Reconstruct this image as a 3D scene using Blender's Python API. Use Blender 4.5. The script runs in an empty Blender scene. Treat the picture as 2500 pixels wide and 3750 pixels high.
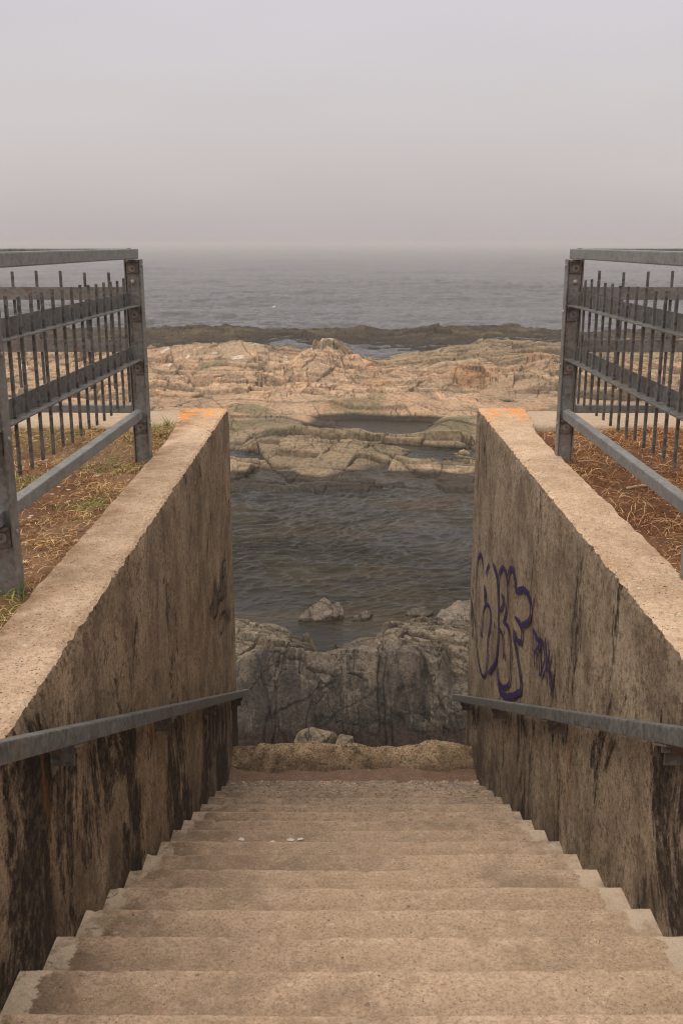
import bpy, bmesh, math, random
import numpy as np
from mathutils import Vector, Matrix

C = bpy.context
S = C.scene
ZC = 5.5                      # eye height above the sea (metres)
R_ = math.radians

# ------------------------------------------------------------------ camera
cam = bpy.data.cameras.new('camera')
cam.sensor_fit = 'VERTICAL'; cam.sensor_height = 36.0; cam.sensor_width = 24.0
cam.lens = 35.0
cam.clip_start = 0.05; cam.clip_end = 20000
cam.dof.use_dof = True; cam.dof.focus_distance = 10.0; cam.dof.aperture_fstop = 13.0
camo = bpy.data.objects.new('camera', cam)
camo.location = (0, 0, ZC); camo.rotation_euler = (R_(90 - 15.12), 0, R_(-0.05))
S.collection.objects.link(camo); S.camera = camo

# ------------------------------------------------------------------ world, sun, exposure
SUN_EL, SUN_AZ = 56.0, -115.0          # azimuth measured from +Y (seaward) towards +X
W = bpy.data.worlds.new('World'); S.world = W; W.use_nodes = True
wn, wl = W.node_tree.nodes, W.node_tree.links
wn.clear()
wo = wn.new('ShaderNodeOutputWorld'); bg = wn.new('ShaderNodeBackground')
sky = wn.new('ShaderNodeTexSky'); sky.sky_type = 'NISHITA'; sky.sun_disc = False
sky.sun_elevation = R_(SUN_EL); sky.sun_rotation = R_(SUN_AZ)
sky.dust_density = 6.0; sky.air_density = 1.5
geo = wn.new('ShaderNodeTexCoord'); sp = wn.new('ShaderNodeSeparateXYZ')
wl.new(geo.outputs['Generated'], sp.inputs[0])
rp = wn.new('ShaderNodeValToRGB'); rp.color_ramp.interpolation = 'LINEAR'
wl.new(sp.outputs['Z'], rp.inputs[0])
e = rp.color_ramp.elements
stops = [(0.0, (.408, .370, .366)), (0.02, (.432, .394, .390)), (0.05, (.472, .433, .430)), (0.11, (.512, .476, .478)), (0.21, (.530, .502, .532)),
         (0.34, (.51, .463, .445)), (0.6, (.86, .77, .69)), (1.0, (1.55, 1.38, 1.18))]
e[0].position = stops[0][0]; e[0].color = (*stops[0][1], 1)
e[1].position = 1.0; e[1].color = (*stops[-1][1], 1)
for p_, c_ in stops[1:-1]:
    q_ = e.new(p_); q_.color = (*c_, 1)
sc_ = wn.new('ShaderNodeVectorMath'); sc_.operation = 'SCALE'; sc_.inputs[3].default_value = 10.6
wl.new(rp.outputs[0], sc_.inputs[0])
nz = wn.new('ShaderNodeTexNoise'); nz.inputs['Scale'].default_value = 2.2; nz.inputs['Detail'].default_value = 3
mpw = wn.new('ShaderNodeMapping'); mpw.inputs['Scale'].default_value = (1, 1, 4)
wl.new(geo.outputs['Generated'], mpw.inputs[0]); wl.new(mpw.outputs[0], nz.inputs[0])
nm_ = wn.new('ShaderNodeMapRange'); nm_.inputs[1].default_value = .3; nm_.inputs[2].default_value = .7
nm_.inputs[3].default_value = .96; nm_.inputs[4].default_value = 1.04
wl.new(nz.outputs[0], nm_.inputs[0])
sc2 = wn.new('ShaderNodeVectorMath'); sc2.operation = 'SCALE'
wl.new(sc_.outputs[0], sc2.inputs[0]); wl.new(nm_.outputs[0], sc2.inputs[3])
mx = wn.new('ShaderNodeMix'); mx.data_type = 'RGBA'; mx.inputs[0].default_value = 0.94
wl.new(sky.outputs[0], mx.inputs[6]); wl.new(sc2.outputs[0], mx.inputs[7])
wl.new(mx.outputs[2], bg.inputs[0]); bg.inputs[1].default_value = 0.10
wl.new(bg.outputs[0], wo.inputs[0])

sl = bpy.data.lights.new('sun', 'SUN'); sl.energy = 1.5; sl.angle = R_(48); sl.color = (1.0, .90, .78)
so = bpy.data.objects.new('sun', sl)
el, az = R_(SUN_EL), R_(SUN_AZ)
sd = Vector((math.sin(az) * math.cos(el), math.cos(az) * math.cos(el), math.sin(el)))
so.rotation_euler = sd.to_track_quat('Z', 'Y').to_euler(); so.location = (0, 0, 30)
S.collection.objects.link(so)
S.view_settings.view_transform = 'Standard'; S.view_settings.look = 'None'
S.view_settings.exposure = 0.25; S.view_settings.gamma = 1.0
S.render.engine = 'CYCLES'
S.cycles.pixel_filter_type = 'BLACKMAN_HARRIS'; S.cycles.filter_width = 1.15
S.cycles.max_bounces = 8; S.cycles.volume_bounces = 2; S.cycles.transparent_max_bounces = 12

# ------------------------------------------------------------------ numeric helpers
def _h(ix, iy, seed):
    n = (ix.astype(np.int64) * 374761393 + iy.astype(np.int64) * 668265263 + seed * 974634777) & 0xFFFFFFFF
    n = ((n ^ (n >> 13)) * 1274126177) & 0xFFFFFFFF
    n = ((n ^ (n >> 16)) * 2246822519) & 0xFFFFFFFF
    return ((n ^ (n >> 15)) & 0xFFFFFF) / float(0xFFFFFF)
def gnoise(x, y, seed=0):
    x = np.asarray(x, float); y = np.asarray(y, float)
    ix = np.floor(x); iy = np.floor(y); fx = x - ix; fy = y - iy
    ux = fx * fx * fx * (fx * (fx * 6 - 15) + 10); uy = fy * fy * fy * (fy * (fy * 6 - 15) + 10)
    def g(a, b):
        t = _h(ix + a, iy + b, seed) * 2 * np.pi
        return np.cos(t) * (fx - a) + np.sin(t) * (fy - b)
    a = g(0, 0) * (1 - ux) + g(1, 0) * ux
    b = g(0, 1) * (1 - ux) + g(1, 1) * ux
    return (a * (1 - uy) + b * uy) * 1.5
def fbm(x, y, octv=4, seed=0, gain=.5):
    s = 0; a = 1; f = 1
    for o in range(octv):
        s = s + a * gnoise(x * f + o * 17.3, y * f - o * 9.1, seed + o * 31); a *= gain; f *= 2.03
    return s
def ridged(x, y, octv=4, seed=0):
    s = 0; a = 1; f = 1
    for o in range(octv):
        s = s + a * (1 - 2 * np.abs(gnoise(x * f + o * 7.7, y * f + o * 3.3, seed + o * 13))); a *= .5; f *= 2.1
    return s
def voro(x, y, seed=0, jit=.9):
    ix = np.floor(x); iy = np.floor(y)
    f1 = np.full(x.shape, 9.); f2 = np.full(x.shape, 9.)
    c1 = np.zeros(x.shape); c2 = np.zeros(x.shape); dx = np.zeros(x.shape); dy = np.zeros(x.shape)
    for a in (-1, 0, 1):
        for b in (-1, 0, 1):
            jx = ix + a; jy = iy + b
            px_ = jx + .5 + jit * (_h(jx, jy, seed) - .5); py_ = jy + .5 + jit * (_h(jx, jy, seed + 5) - .5)
            ax = x - px_; ay = y - py_; d = np.sqrt(ax * ax + ay * ay)
            n1 = d < f1
            f2 = np.where(n1, f1, np.minimum(f2, d))
            c1 = np.where(n1, jx, c1); c2 = np.where(n1, jy, c2)
            dx = np.where(n1, ax, dx); dy = np.where(n1, ay, dy); f1 = np.where(n1, d, f1)
    return f1, f2, dx, dy, c1, c2
def fracture(X, Y, sx, sy, ang, seed, warp=.25):
    ca, sa = math.cos(ang), math.sin(ang)
    wx = X + warp * sx * fbm(X / sx * .7, Y / sx * .7, 2, seed + 100); wy = Y + warp * sx * fbm(X / sx * .7, Y / sx * .7, 2, seed + 200)
    u = (wx * ca + wy * sa) / sx; v = (-wx * sa + wy * ca) / sy
    f1, f2, dx, dy, c1, c2 = voro(u, v, seed)
    r = lambda k: _h(c1, c2, seed + k) - .5
    return f2 - f1, dx, dy, r(11), r(12), r(13)
def v1d(s, seed):
    i = np.floor(s); best = np.full(s.shape, 9.); sec = np.full(s.shape, 9.); idb = np.zeros(s.shape); dx = np.zeros(s.shape)
    for a in (-1, 0, 1):
        j = i + a; p = j + .5 + .8 * (_h(j, j * 0 + 7, seed) - .5); d = np.abs(s - p); n = d < best
        sec = np.where(n, best, np.minimum(sec, d)); idb = np.where(n, j, idb); dx = np.where(n, s - p, dx); best = np.where(n, d, best)
    return sec - best, dx, idb
def joints(X, Y, t1, s1, t2, s2, seed, warp=.35, shift=3.7):
    wx = X + warp * s1 * fbm(X / s1 * .35, Y / s1 * .35, 2, seed + 1); wy = Y + warp * s1 * fbm(X / s1 * .35, Y / s1 * .35, 2, seed + 2)
    e1, d1, i1 = v1d((wx * math.cos(t1) + wy * math.sin(t1)) / s1, seed)
    s = (wx * math.cos(t2) + wy * math.sin(t2)) / s2 + shift * _h(i1, i1 * 0, seed + 3)
    e2, d2, i2 = v1d(s, seed + 4)
    r = lambda k: _h(i1 * 131 + 17, i2 * 17 + i1, seed + k) - .5
    return e1 * s1, e2 * s2, d1, d2, r(11), r(12), r(13)
def smooth(a, b, x):
    t = np.clip((x - a) / (b - a), 0, 1); return t * t * (3 - 2 * t)

# ------------------------------------------------------------------ object helpers
def link(o): S.collection.objects.link(o); return o
def tag(o, label=None, cat=None, group=None, kind=None):
    if label: o['label'] = label
    if cat: o['category'] = cat
    if group: o['group'] = group
    if kind: o['kind'] = kind
    return o
def empty(name, loc, label, cat, group=None):
    o = bpy.data.objects.new(name, None); o.location = loc; o.empty_display_size = .2
    return tag(link(o), label, cat, group)
def add_obj(name, me, mat, parent=None):
    o = bpy.data.objects.new(name, me); link(o)
    if mat: me.materials.append(mat)
    if parent:
        o.parent = parent; o.location = -Vector(parent.location)   # mesh data stays in world numbers
        if parent.parent: o.location = (0, 0, 0)
    return o
def from_arrays(name, V, F, mat, parent=None, col=None, sm=True, uvattr=None):
    me = bpy.data.meshes.new(name)
    V = np.asarray(V, np.float32).reshape(-1, 3); F = np.asarray(F, np.int32)
    k = F.shape[1]
    me.vertices.add(len(V)); me.vertices.foreach_set('co', V.ravel())
    me.loops.add(F.size); me.loops.foreach_set('vertex_index', F.ravel())
    me.polygons.add(len(F)); me.polygons.foreach_set('loop_start', np.arange(0, F.size, k, dtype=np.int32))
    me.polygons.foreach_set('loop_total', np.full(len(F), k, np.int32))
    if sm: me.polygons.foreach_set('use_smooth', np.ones(len(F), bool))
    me.update(calc_edges=True)
    if col is not None:
        a = me.color_attributes.new('col', 'FLOAT_COLOR', 'POINT')
        cc = np.ones((len(V), 4), np.float32); cc[:, :3] = np.asarray(col).reshape(-1, 3)
        a.data.foreach_set('color', cc.ravel())
    if uvattr is not None:
        a = me.attributes.new('edge', 'FLOAT', 'POINT'); a.data.foreach_set('value', np.asarray(uvattr, np.float32).ravel())
    return add_obj(name, me, mat, parent)
def grid_faces(n, m):
    i = np.arange(n - 1)[:, None] * m + np.arange(m - 1)[None, :]
    return np.stack([i, i + 1, i + m + 1, i + m], -1).reshape(-1, 4)
def grid(name, X, Y, Z, mat, parent=None, col=None, sm=True, mask=None):
    n, m = X.shape
    F = grid_faces(n, m)
    if mask is not None: F = F[mask.reshape(-1)]
    return from_arrays(name, np.stack([X, Y, Z], -1), F, mat, parent, col, sm)

class MB:
    def __init__(s): s.bm = bmesh.new()
    def box(s, x0, x1, y0, y1, z0, z1, bev=0.0, seg=1, M=None):
        r = bmesh.ops.create_cube(s.bm, size=1.0)['verts']
        T = Matrix.Translation(((x0 + x1) / 2, (y0 + y1) / 2, (z0 + z1) / 2)) @ Matrix.Diagonal((abs(x1 - x0), abs(y1 - y0), abs(z1 - z0), 1))
        if M is not None: T = M @ T
        bmesh.ops.transform(s.bm, matrix=T, verts=r)
        if bev > 0:
            ed = list({ee for v in r for ee in v.link_edges})
            bmesh.ops.bevel(s.bm, geom=ed, offset=bev, segments=seg, profile=.6, affect='EDGES', clamp_overlap=True)
        return s
    def cyl(s, p, axis, r, l, n=20, r2=None):
        v = bmesh.ops.create_cone(s.bm, cap_ends=True, segments=n, radius1=r, radius2=r if r2 is None else r2, depth=l)['verts']
        q = Vector(axis).to_track_quat('Z', 'Y').to_matrix().to_4x4()
        bmesh.ops.transform(s.bm, matrix=Matrix.Translation(p) @ q, verts=v); return s
    def dome(s, p, axis, r, h):
        v = bmesh.ops.create_uvsphere(s.bm, u_segments=16, v_segments=8, radius=r)['verts']
        q = Vector(axis).to_track_quat('Z', 'Y').to_matrix().to_4x4()
        bmesh.ops.transform(s.bm, matrix=Matrix.Translation(p) @ q @ Matrix.Diagonal((1, 1, h / r, 1)), verts=v); return s
    def build(s, name, mat, parent=None, sm=False):
        me = bpy.data.meshes.new(name); s.bm.to_mesh(me); s.bm.free()
        if sm:
            for p in me.polygons: p.use_smooth = True
        return add_obj(name, me, mat, parent)

# ------------------------------------------------------------------ material helpers
class M:
    def __init__(s, name):
        s.m = bpy.data.materials.new(name); s.m.use_nodes = True
        s.n, s.l = s.m.node_tree.nodes, s.m.node_tree.links
        s.b = s.n['Principled BSDF']
        s.pos = s.n.new('ShaderNodeNewGeometry').outputs['Position']
        s.nor = s.pos.node.outputs['Normal']
    def set(s, k, v):
        if hasattr(v, 'links') or hasattr(v, 'is_linked'): s.l.new(v, s.b.inputs[k])
        else: s.b.inputs[k].default_value = v
    def _in(s, sock, v):
        if v is None: return
        if hasattr(v, 'is_linked'): s.l.new(v, sock)
        else:
            try: sock.default_value = v
            except Exception: sock.default_value = (*v, 1)
    def map(s, scale=(1, 1, 1), loc=(0, 0, 0), rot=(0, 0, 0), vec=None):
        q = s.n.new('ShaderNodeMapping'); s.l.new(vec or s.pos, q.inputs[0])
        q.inputs[1].default_value = loc; q.inputs[2].default_value = rot; q.inputs[3].default_value = scale
        return q.outputs[0]
    def noise(s, scale, detail=4, rough=.55, vec=None, dist=0):
        q = s.n.new('ShaderNodeTexNoise'); s.l.new(vec or s.pos, q.inputs['Vector'])
        q.inputs['Scale'].default_value = scale; q.inputs['Detail'].default_value = detail
        q.inputs['Roughness'].default_value = rough; q.inputs['Distortion'].default_value = dist
        return q.outputs[0]
    def vor(s, scale, feature='F1', vec=None, rnd=1):
        q = s.n.new('ShaderNodeTexVoronoi'); s.l.new(vec or s.pos, q.inputs['Vector'])
        q.feature = feature; q.inputs['Scale'].default_value = scale; q.inputs['Randomness'].default_value = rnd
        return q
    def rng(s, v, a, b, c=0., d=1., sm=False):
        q = s.n.new('ShaderNodeMapRange'); s._in(q.inputs[0], v)
        if sm: q.interpolation_type = 'SMOOTHSTEP'
        for i, t in enumerate((a, b, c, d)): s._in(q.inputs[i + 1], t)
        return q.outputs[0]
    def math(s, op, a, b=None, c=None):
        q = s.n.new('ShaderNodeMath'); q.operation = op
        s._in(q.inputs[0], a); s._in(q.inputs[1], b); s._in(q.inputs[2], c); return q.outputs[0]
    def mul(s, a, b): return s.math('MULTIPLY', a, b)
    def mix(s, f, a, b, mode='MIX'):
        q = s.n.new('ShaderNodeMix'); q.data_type = 'RGBA'; q.blend_type = mode
        s._in(q.inputs[0], f); s._in(q.inputs[6], a); s._in(q.inputs[7], b); return q.outputs[2]
    def ramp(s, v, st, interp='LINEAR'):
        q = s.n.new('ShaderNodeValToRGB'); q.color_ramp.interpolation = interp; s.l.new(v, q.inputs[0])
        e = q.color_ramp.elements
        e[0].position = st[0][0]; e[0].color = (*st[0][1], 1); e[1].position = st[-1][0]; e[1].color = (*st[-1][1], 1)
        for p, c in st[1:-1]: x = e.new(p); x.color = (*c, 1)
        return q.outputs[0]
    def sep(s, v=None):
        q = s.n.new('ShaderNodeSeparateXYZ'); s.l.new(v or s.pos, q.inputs[0]); return q.outputs
    def attr(s, name):
        q = s.n.new('ShaderNodeAttribute'); q.attribute_name = name; return q
    def bump(s, h, strength=.5, dist=.01, prev=None):
        q = s.n.new('ShaderNodeBump'); q.inputs['Strength'].default_value = strength; q.inputs['Distance'].default_value = dist
        s.l.new(h, q.inputs['Height'])
        if prev: s.l.new(prev, q.inputs['Normal'])
        s.l.new(q.outputs[0], s.b.inputs['Normal']); return q.outputs[0]

def pebbles(k, scale, chance, base, vec=None):
    """exposed aggregate: some voronoi cells are pebbles with their own colour"""
    v = k.vor(scale, vec=vec)
    r = k.sep(v.outputs['Color'])
    on = k.math('GREATER_THAN', r[0], 1 - chance)
    shape = k.rng(v.outputs['Distance'], .30, .42, 1, 0)
    col = k.ramp(r[1], [(0, (.50, .44, .36)), (.22, (.60, .33, .17)), (.34, (.42, .20, .12)), (.40, (.05, .045, .045)), (.62, (.10, .09, .08)), (.7, (.36, .27, .19)), (.85, (.62, .54, .45)), (1, (.25, .2, .16))], 'CONSTANT')
    m = k.mul(on, shape)
    return k.mix(m, base, col), m

# concrete of steps, wall tops and coping
def mat_concrete(name, base, dark, light, ends=False, lichen=False, rough_k=1.0, peb=1.0):
    k = M(name)
    n1 = k.noise(1.3, 5, .6); n2 = k.noise(14, 4, .6); n3 = k.noise(160, 3, .7)
    c = k.mix(k.rng(n1, .35, .68), dark, base)
    c = k.mix(k.rng(n2, .45, .72, 0, .55), c, light)
    c = k.mix(k.rng(n3, .34, .60, .75, 0), c, k.mix(.5, c, (.06, .042, .03)))
    c = k.mix(k.rng(k.noise(420, 2, .6), .35, .65, 0, .35), c, light)
    c = k.mix(k.rng(k.noise(75, 5, .85), .46, .62, 0, .8), c, k.mix(.6, c, (.07, .045, .03)))
    clu = k.rng(k.noise(2.2, 4, .7), .46, .62, .25, 1.6)
    def peb_(sc, ch, c):
        v = k.vor(sc, vec=wp); r = k.sep(v.outputs['Color'])
        on = k.math('GREATER_THAN', r[0], k.math('SUBTRACT', 1.0, k.mul(clu, ch)))
        m = k.mul(on, k.rng(v.outputs['Distance'], .26, .40, 1, 0))
        col = k.ramp(r[1], [(0, (.56, .49, .40)), (.2, (.58, .34, .19)), (.3, (.40, .20, .13)), (.38, (.07, .06, .055)), (.58, (.16, .13, .105)), (.7, (.40, .30, .21)), (.85, (.60, .51, .42)), (1, (.25, .2, .16))], 'CONSTANT')
        return k.mix(k.mul(m, k.rng(r[2], 0, 1, .45, 1)), c, col), m
    wv = k.n.new('ShaderNodeVectorMath'); wv.operation = 'MULTIPLY_ADD'; nw = k.n.new('ShaderNodeTexNoise'); nw.inputs['Scale'].default_value = 60; k.l.new(k.pos, nw.inputs['Vector'])
    k.l.new(nw.outputs['Color'], wv.inputs[0]); wv.inputs[1].default_value = (.012, .012, .012); k.l.new(k.pos, wv.inputs[2]); wp = wv.outputs[0]
    c, m1 = peb_(150, .34 * peb, c)
    c, m2 = peb_(80, .12 * peb, c)
    c, m3 = peb_(38, .034 * peb, c)
    P = k.sep()
    # dirt: broad soft stains plus pitted dark specks
    st = k.rng(k.noise(2.6, 6, .7), .56, .75, 0, .55)
    c = k.mix(st, c, (.13, .085, .055))
    pit = k.vor(70); c = k.mix(k.mul(k.rng(pit.outputs['Distance'], .10, .2, 1, 0), k.rng(k.noise(5, 3), .45, .6)), c, (.035, .03, .027))
    if ends:
        # newer mortar along both ends of every tread, edges ragged, black moss beside it
        wob = k.rng(k.noise(16, 4, .7), .2, .8, -.045, .045)
        xl = k.math('ADD', k.math('SUBTRACT', P[0], -.90), wob); xr = k.math('ADD', k.math('SUBTRACT', 1.095, P[0]), wob)
        vis = k.rng(P[1], 5.0, 6.2, 1, 0)
        pl = k.rng(xl, .068, .078, 1, 0); pr = k.rng(xr, .080, .090, 1, 0)
        pm = k.mul(k.math('MAXIMUM', pl, pr), vis)
        pm = k.mul(pm, k.rng(k.noise(7, 4, .6), .40, .50, .15, 1))
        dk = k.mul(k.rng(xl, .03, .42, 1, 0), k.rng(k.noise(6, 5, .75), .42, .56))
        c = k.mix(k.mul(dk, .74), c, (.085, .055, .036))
        c = k.mix(pm, c, k.mix(k.rng(n3, .3, .7), (.42, .34, .26), (.60, .50, .40)))
        mo = k.mul(k.rng(k.noise(20, 5, .8), .56, .62), k.rng(xl, .0, .15, 1, 0))
        mo = k.mul(mo, k.rng(k.noise(2.3, 1), .42, .56))
        c = k.mix(mo, c, (.022, .019, .018))
        ph0 = k.rng(k.noise(22, 5, .8), .3, .7, -.006, .006)
        ph = k.math('FRACT', k.math('DIVIDE', k.math('ADD', k.math('ADD', P[1], ph0), 1.33), .3375))
        gr_ = k.rng(k.math('ADD', ph, k.rng(k.noise(7, 5, .7), .3, .7, -.12, .12)), .52, .93, 1, 0)
        c = k.mix(k.mul(k.noise(260, 2, .8), k.rng(k.noise(1.7, 6, .75), .50, .62, 0, 1.1)), c, (.17, .125, .09))
        c = k.mix(k.mul(gr_, .22), c, (.125, .085, .056))
        ed = k.mul(k.rng(ph, .90, .96), k.rng(k.noise(11, 4, .7), .38, .55))
        c = k.mix(k.mul(ed, .22), c, (.66, .53, .41))
        c = k.mix(k.mul(k.rng(P[1], 3.0, 5.5), k.rng(k.noise(4, 6, .75, k.map((1, 2, 1))), .50, .66, 0, .6)), c, (.24, .195, .155))
        # the lowest steps are worn grey and pitted
        wear = k.mul(k.rng(P[1], 5.4, 6.6, 0, 1), k.rng(k.noise(9, 6, .75), .40, .62))
        c = k.mix(k.mul(wear, .75), c, (.17, .145, .125))
        bl = k.mul(k.rng(P[1], 4.2, 6.3, 0, 1), k.rng(k.noise(30, 6, .8), .52, .62))
        c = k.mix(k.mul(bl, .8), c, (.06, .048, .04))
        low = k.rng(P[1], 6.35, 7.1, 0, 1)
        c2, _ = pebbles(k, 60, .55, c); c = k.mix(low, c, c2)
    if lichen:
        lz = k.mul(k.rng(P[1], 6.9, 7.75), k.rng(k.math('ABSOLUTE', P[0]), 1.0, 1.6, 1, .15))
        ln = k.math('ADD', k.noise(9, 7, .75), k.mul(lz, .20))
        lm = k.mul(k.rng(ln, .705, .74), k.rng(lz, .25, .4))
        c = k.mix(lm, c, k.mix(k.rng(k.noise(70, 3), .4, .6), (.62, .13, .012), (.80, .28, .02)))
    k.set('Base Color', c)
    k.set('Roughness', .93); k.set('Specular IOR Level', .25)
    h = k.math('ADD', k.mul(n3, .6), k.mul(k.math('MAXIMUM', m1, m2), .5))
    h = k.math('ADD', h, k.mul(k.noise(45, 4, .6), .8))
    k.bump(h, .55 * rough_k, .006)
    return k.m

MAT_STEP = mat_concrete('stair_concrete', (.52, .385, .275), (.40, .285, .198), (.63, .49, .375), ends=True, peb=.55)
MAT_TOP = mat_concrete('wall_top_concrete', (.54, .40, .275), (.40, .285, .19), (.68, .54, .41), lichen=True, rough_k=1.3, peb=1.0)
MAT_COPE = mat_concrete('coping_concrete', (.48, .37, .275), (.38, .285, .205), (.58, .47, .37), lichen=True, peb=.5)

def mat_wall(name, side):
    k = M(name)
    P = k.sep()
    # height above the slope of the stairs
    hs = k.math('ADD', P[2], k.math('ADD', k.mul(P[1], .456), -4.615))
    hr = k.math('SUBTRACT', hs, .72)                      # < 0 : below the handrail
    vs = k.map((1, 1.6, .8)); vf = k.map((1, 4, 3.0)); vm = k.map((1, 1.2, .9))
    na = k.noise(1.0, 6, .62, vs, .4); nb = k.noise(1.0, 6, .7, vf, .3); nc = k.noise(1.6, 6, .65, vm, .5)
    n3 = k.noise(150, 3, .7); n4 = k.noise(26, 5, .7)
    if side < 0:
        base = k.ramp(k.noise(1.1, 5, .6, k.map((1, 1.5, .7))), [(.30, (.36, .255, .165)), (.5, (.50, .37, .25)), (.7, (.60, .47, .34))])
    else:
        base = k.ramp(k.noise(1.1, 5, .6, k.map((1, 1.5, .7))), [(.30, (.36, .278, .198)), (.5, (.46, .365, .268)), (.7, (.54, .45, .345))])
    c = k.mix(k.rng(na, .44, .62, 0, .55), base, (.17, .118, .078))
    c = k.mix(k.rng(nb, .48, .68, 0, .6), c, (.46, .35, .245) if side < 0 else (.46, .38, .29))
    sp_ = k.noise(48, 6, .88)
    c = k.mix(k.rng(sp_, .50, .62, 0, .80), c, (.070, .052, .039))
    c = k.mix(k.rng(sp_, .47, .36, 0, .6), c, (.60, .49, .37))
    c = k.mix(k.rng(k.noise(12, 6, .8), .50, .64, 0, .72), c, (.085, .062, .045))
    c = k.mix(k.rng(k.noise(3.2, 5, .7), .44, .62, 0, .62), c, (.12, .085, .06))
    # broad weathered patch of paler cement
    c = k.mix(k.mul(k.rng(nc, .54, .70, 0, .6), k.rng(hr, -.2, .2)), c, (.44, .345, .245) if side < 0 else (.42, .36, .29))
    # black algae runs, heavier below the rail
    below = k.rng(hr, .06, -.12, 0, 1)
    nd = k.noise(1.0, 9, .78, k.map((1, 1.9, 1.0), (0, 3.1, 1.7)), .6)
    th = k.rng(below, 0, 1, .575, .485 if side < 0 else .52)
    ma = k.rng(k.math('SUBTRACT', nd, th), 0, .04)
    ma = k.mul(ma, k.rng(n4, .30, .55, .45, 1))
    c = k.mix(k.mul(ma, .97), c, (.011, .009, .0085))
    # narrow dark run-off streaks from the top
    ne = k.noise(1.0, 4, .6, k.map((1, 7, .30), (0, 8.3, 0)), .5)
    c = k.mix(k.mul(k.mul(k.rng(ne, .62, .70), .6), k.rng(n4, .35, .55, .3, 1)), c, (.065, .052, .042))
    # darker foot and seaward end
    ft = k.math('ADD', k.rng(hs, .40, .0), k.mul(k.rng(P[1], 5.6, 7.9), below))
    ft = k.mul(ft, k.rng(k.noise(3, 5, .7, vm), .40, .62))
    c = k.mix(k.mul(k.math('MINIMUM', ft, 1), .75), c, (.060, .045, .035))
    # rust runs below each bracket
    rust = None
    for yy in (1.2, 2.72, 4.30, 5.93, 7.45):
        g = k.math('ABSOLUTE', k.math('SUBTRACT', k.math('ADD', P[1], k.rng(k.noise(3, 3, .6), .3, .7, -.04, .04)), yy))
        g = k.mul(k.rng(g, .010, .034, 1, 0), k.rng(k.math('ADD', hr, 0), -.75, -.1, .0, 1))
        g = k.mul(g, k.rng(hr, -.02, -.06))
        rust = g if rust is None else k.math('MAXIMUM', rust, g)
    rust = k.mul(rust, k.rng(k.noise(1, 3, .6, k.map((1, 30, 2))), .35, .6))
    c = k.mix(k.mul(rust, .85), c, (.30, .12, .04))
    if side > 0:
        g = k.mul(k.rng(k.math('ABSOLUTE', k.math('SUBTRACT', P[1], 7.72)), .012, .03, 1, 0), k.mul(k.rng(P[2], 3.45, 3.7), k.rng(P[2], 4.16, 4.1)))
        c = k.mix(k.mul(g, .9), c, (.085, .018, .010))
    c = k.mix(k.rng(n3, .3, .7, .0, .55), k.mix(.55, c, (.02, .015, .012)), c)
    c = k.mix(k.rng(k.noise(300, 2, .8), .5, .62, 0, .8), c, (1.35, 1.3, 1.25), 'MULTIPLY')
    pit = k.vor(26, vec=k.map((1, 1, .6)))
    pm = k.mul(k.rng(pit.outputs['Distance'], .06, .12, 1, 0), k.rng(k.sep(pit.outputs['Color'])[0], .72, .74))
    c = k.mix(k.mul(pm, .8), c, (.03, .024, .02))
    # cement top keeps the colour of the coping (exposed aggregate)
    top = k.rng(k.math('ADD', k.sep(k.nor)[2], k.rng(k.noise(40, 3), .3, .7, -.15, .15)), .35, .5)
    ct = k.mix(k.rng(k.noise(3.0, 6, .65), .40, .62), (.44, .315, .215), (.61, .455, .33))
    ct = k.mix(k.rng(k.noise(17, 4, .6), .45, .70, 0, .5), ct, (.72, .58, .45))
    ct = k.mix(k.rng(k.noise(75, 5, .85), .50, .62, 0, .7), ct, k.mix(.65, ct, (.12, .08, .05)))
    ct = k.mix(k.rng(n3, .32, .50, .5, 0), ct, k.mix(.6, ct, (.12, .08, .055)))
    ct = k.mix(k.rng(k.noise(32, 5, .8), .50, .64, 0, .6), ct, k.mix(.5, ct, (.14, .095, .06)))
    ct, m1 = pebbles(k, 140, .40, ct); ct, m2 = pebbles(k, 95, .16, ct); ct, m3 = pebbles(k, 48, .014, ct)
    ct = k.mix(k.rng(k.noise(210, 4, .9), .40, .50, .7, 0), ct, k.mix(.55, ct, (.10, .065, .04)))
    # soil washed over the outer edge
    ox = k.math('ABSOLUTE', P[0])
    so_ = k.mul(k.rng(ox, (1.03 if side < 0 else 1.24), (1.19 if side < 0 else 1.40)), k.rng(k.noise(5, 5, .7), .42, .6))
    ct = k.mix(k.mul(so_, .75 if side < 0 else .3), ct, (.16, .075, .035))
    lz = k.rng(P[1], 6.75, 7.75)
    ln = k.math('ADD', k.noise(15, 9, .82), k.mul(lz, .10))
    lm = k.mul(k.rng(ln, .612, .640), k.rng(lz, .15, .30))
    ct = k.mix(lm, ct, k.mix(k.rng(k.noise(60, 3), .4, .6), (.56, .15, .02), (.78, .30, .035)))
    c = k.mix(top, c, ct)
    k.set('Base Color', c); k.set('Roughness', .92); k.set('Specular IOR Level', .12)
    h = k.math('ADD', k.mul(n3, .5), k.mul(n4, .6)); h = k.math('SUBTRACT', h, k.mul(pm, .8))
    h = k.math('ADD', h, k.mul(k.mul(m1, top), .5))
    k.bump(h, .28, .005)
    return k.m
MAT_WL, MAT_WR = mat_wall('left_wall_concrete', -1), mat_wall('right_wall_concrete', 1)

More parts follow.
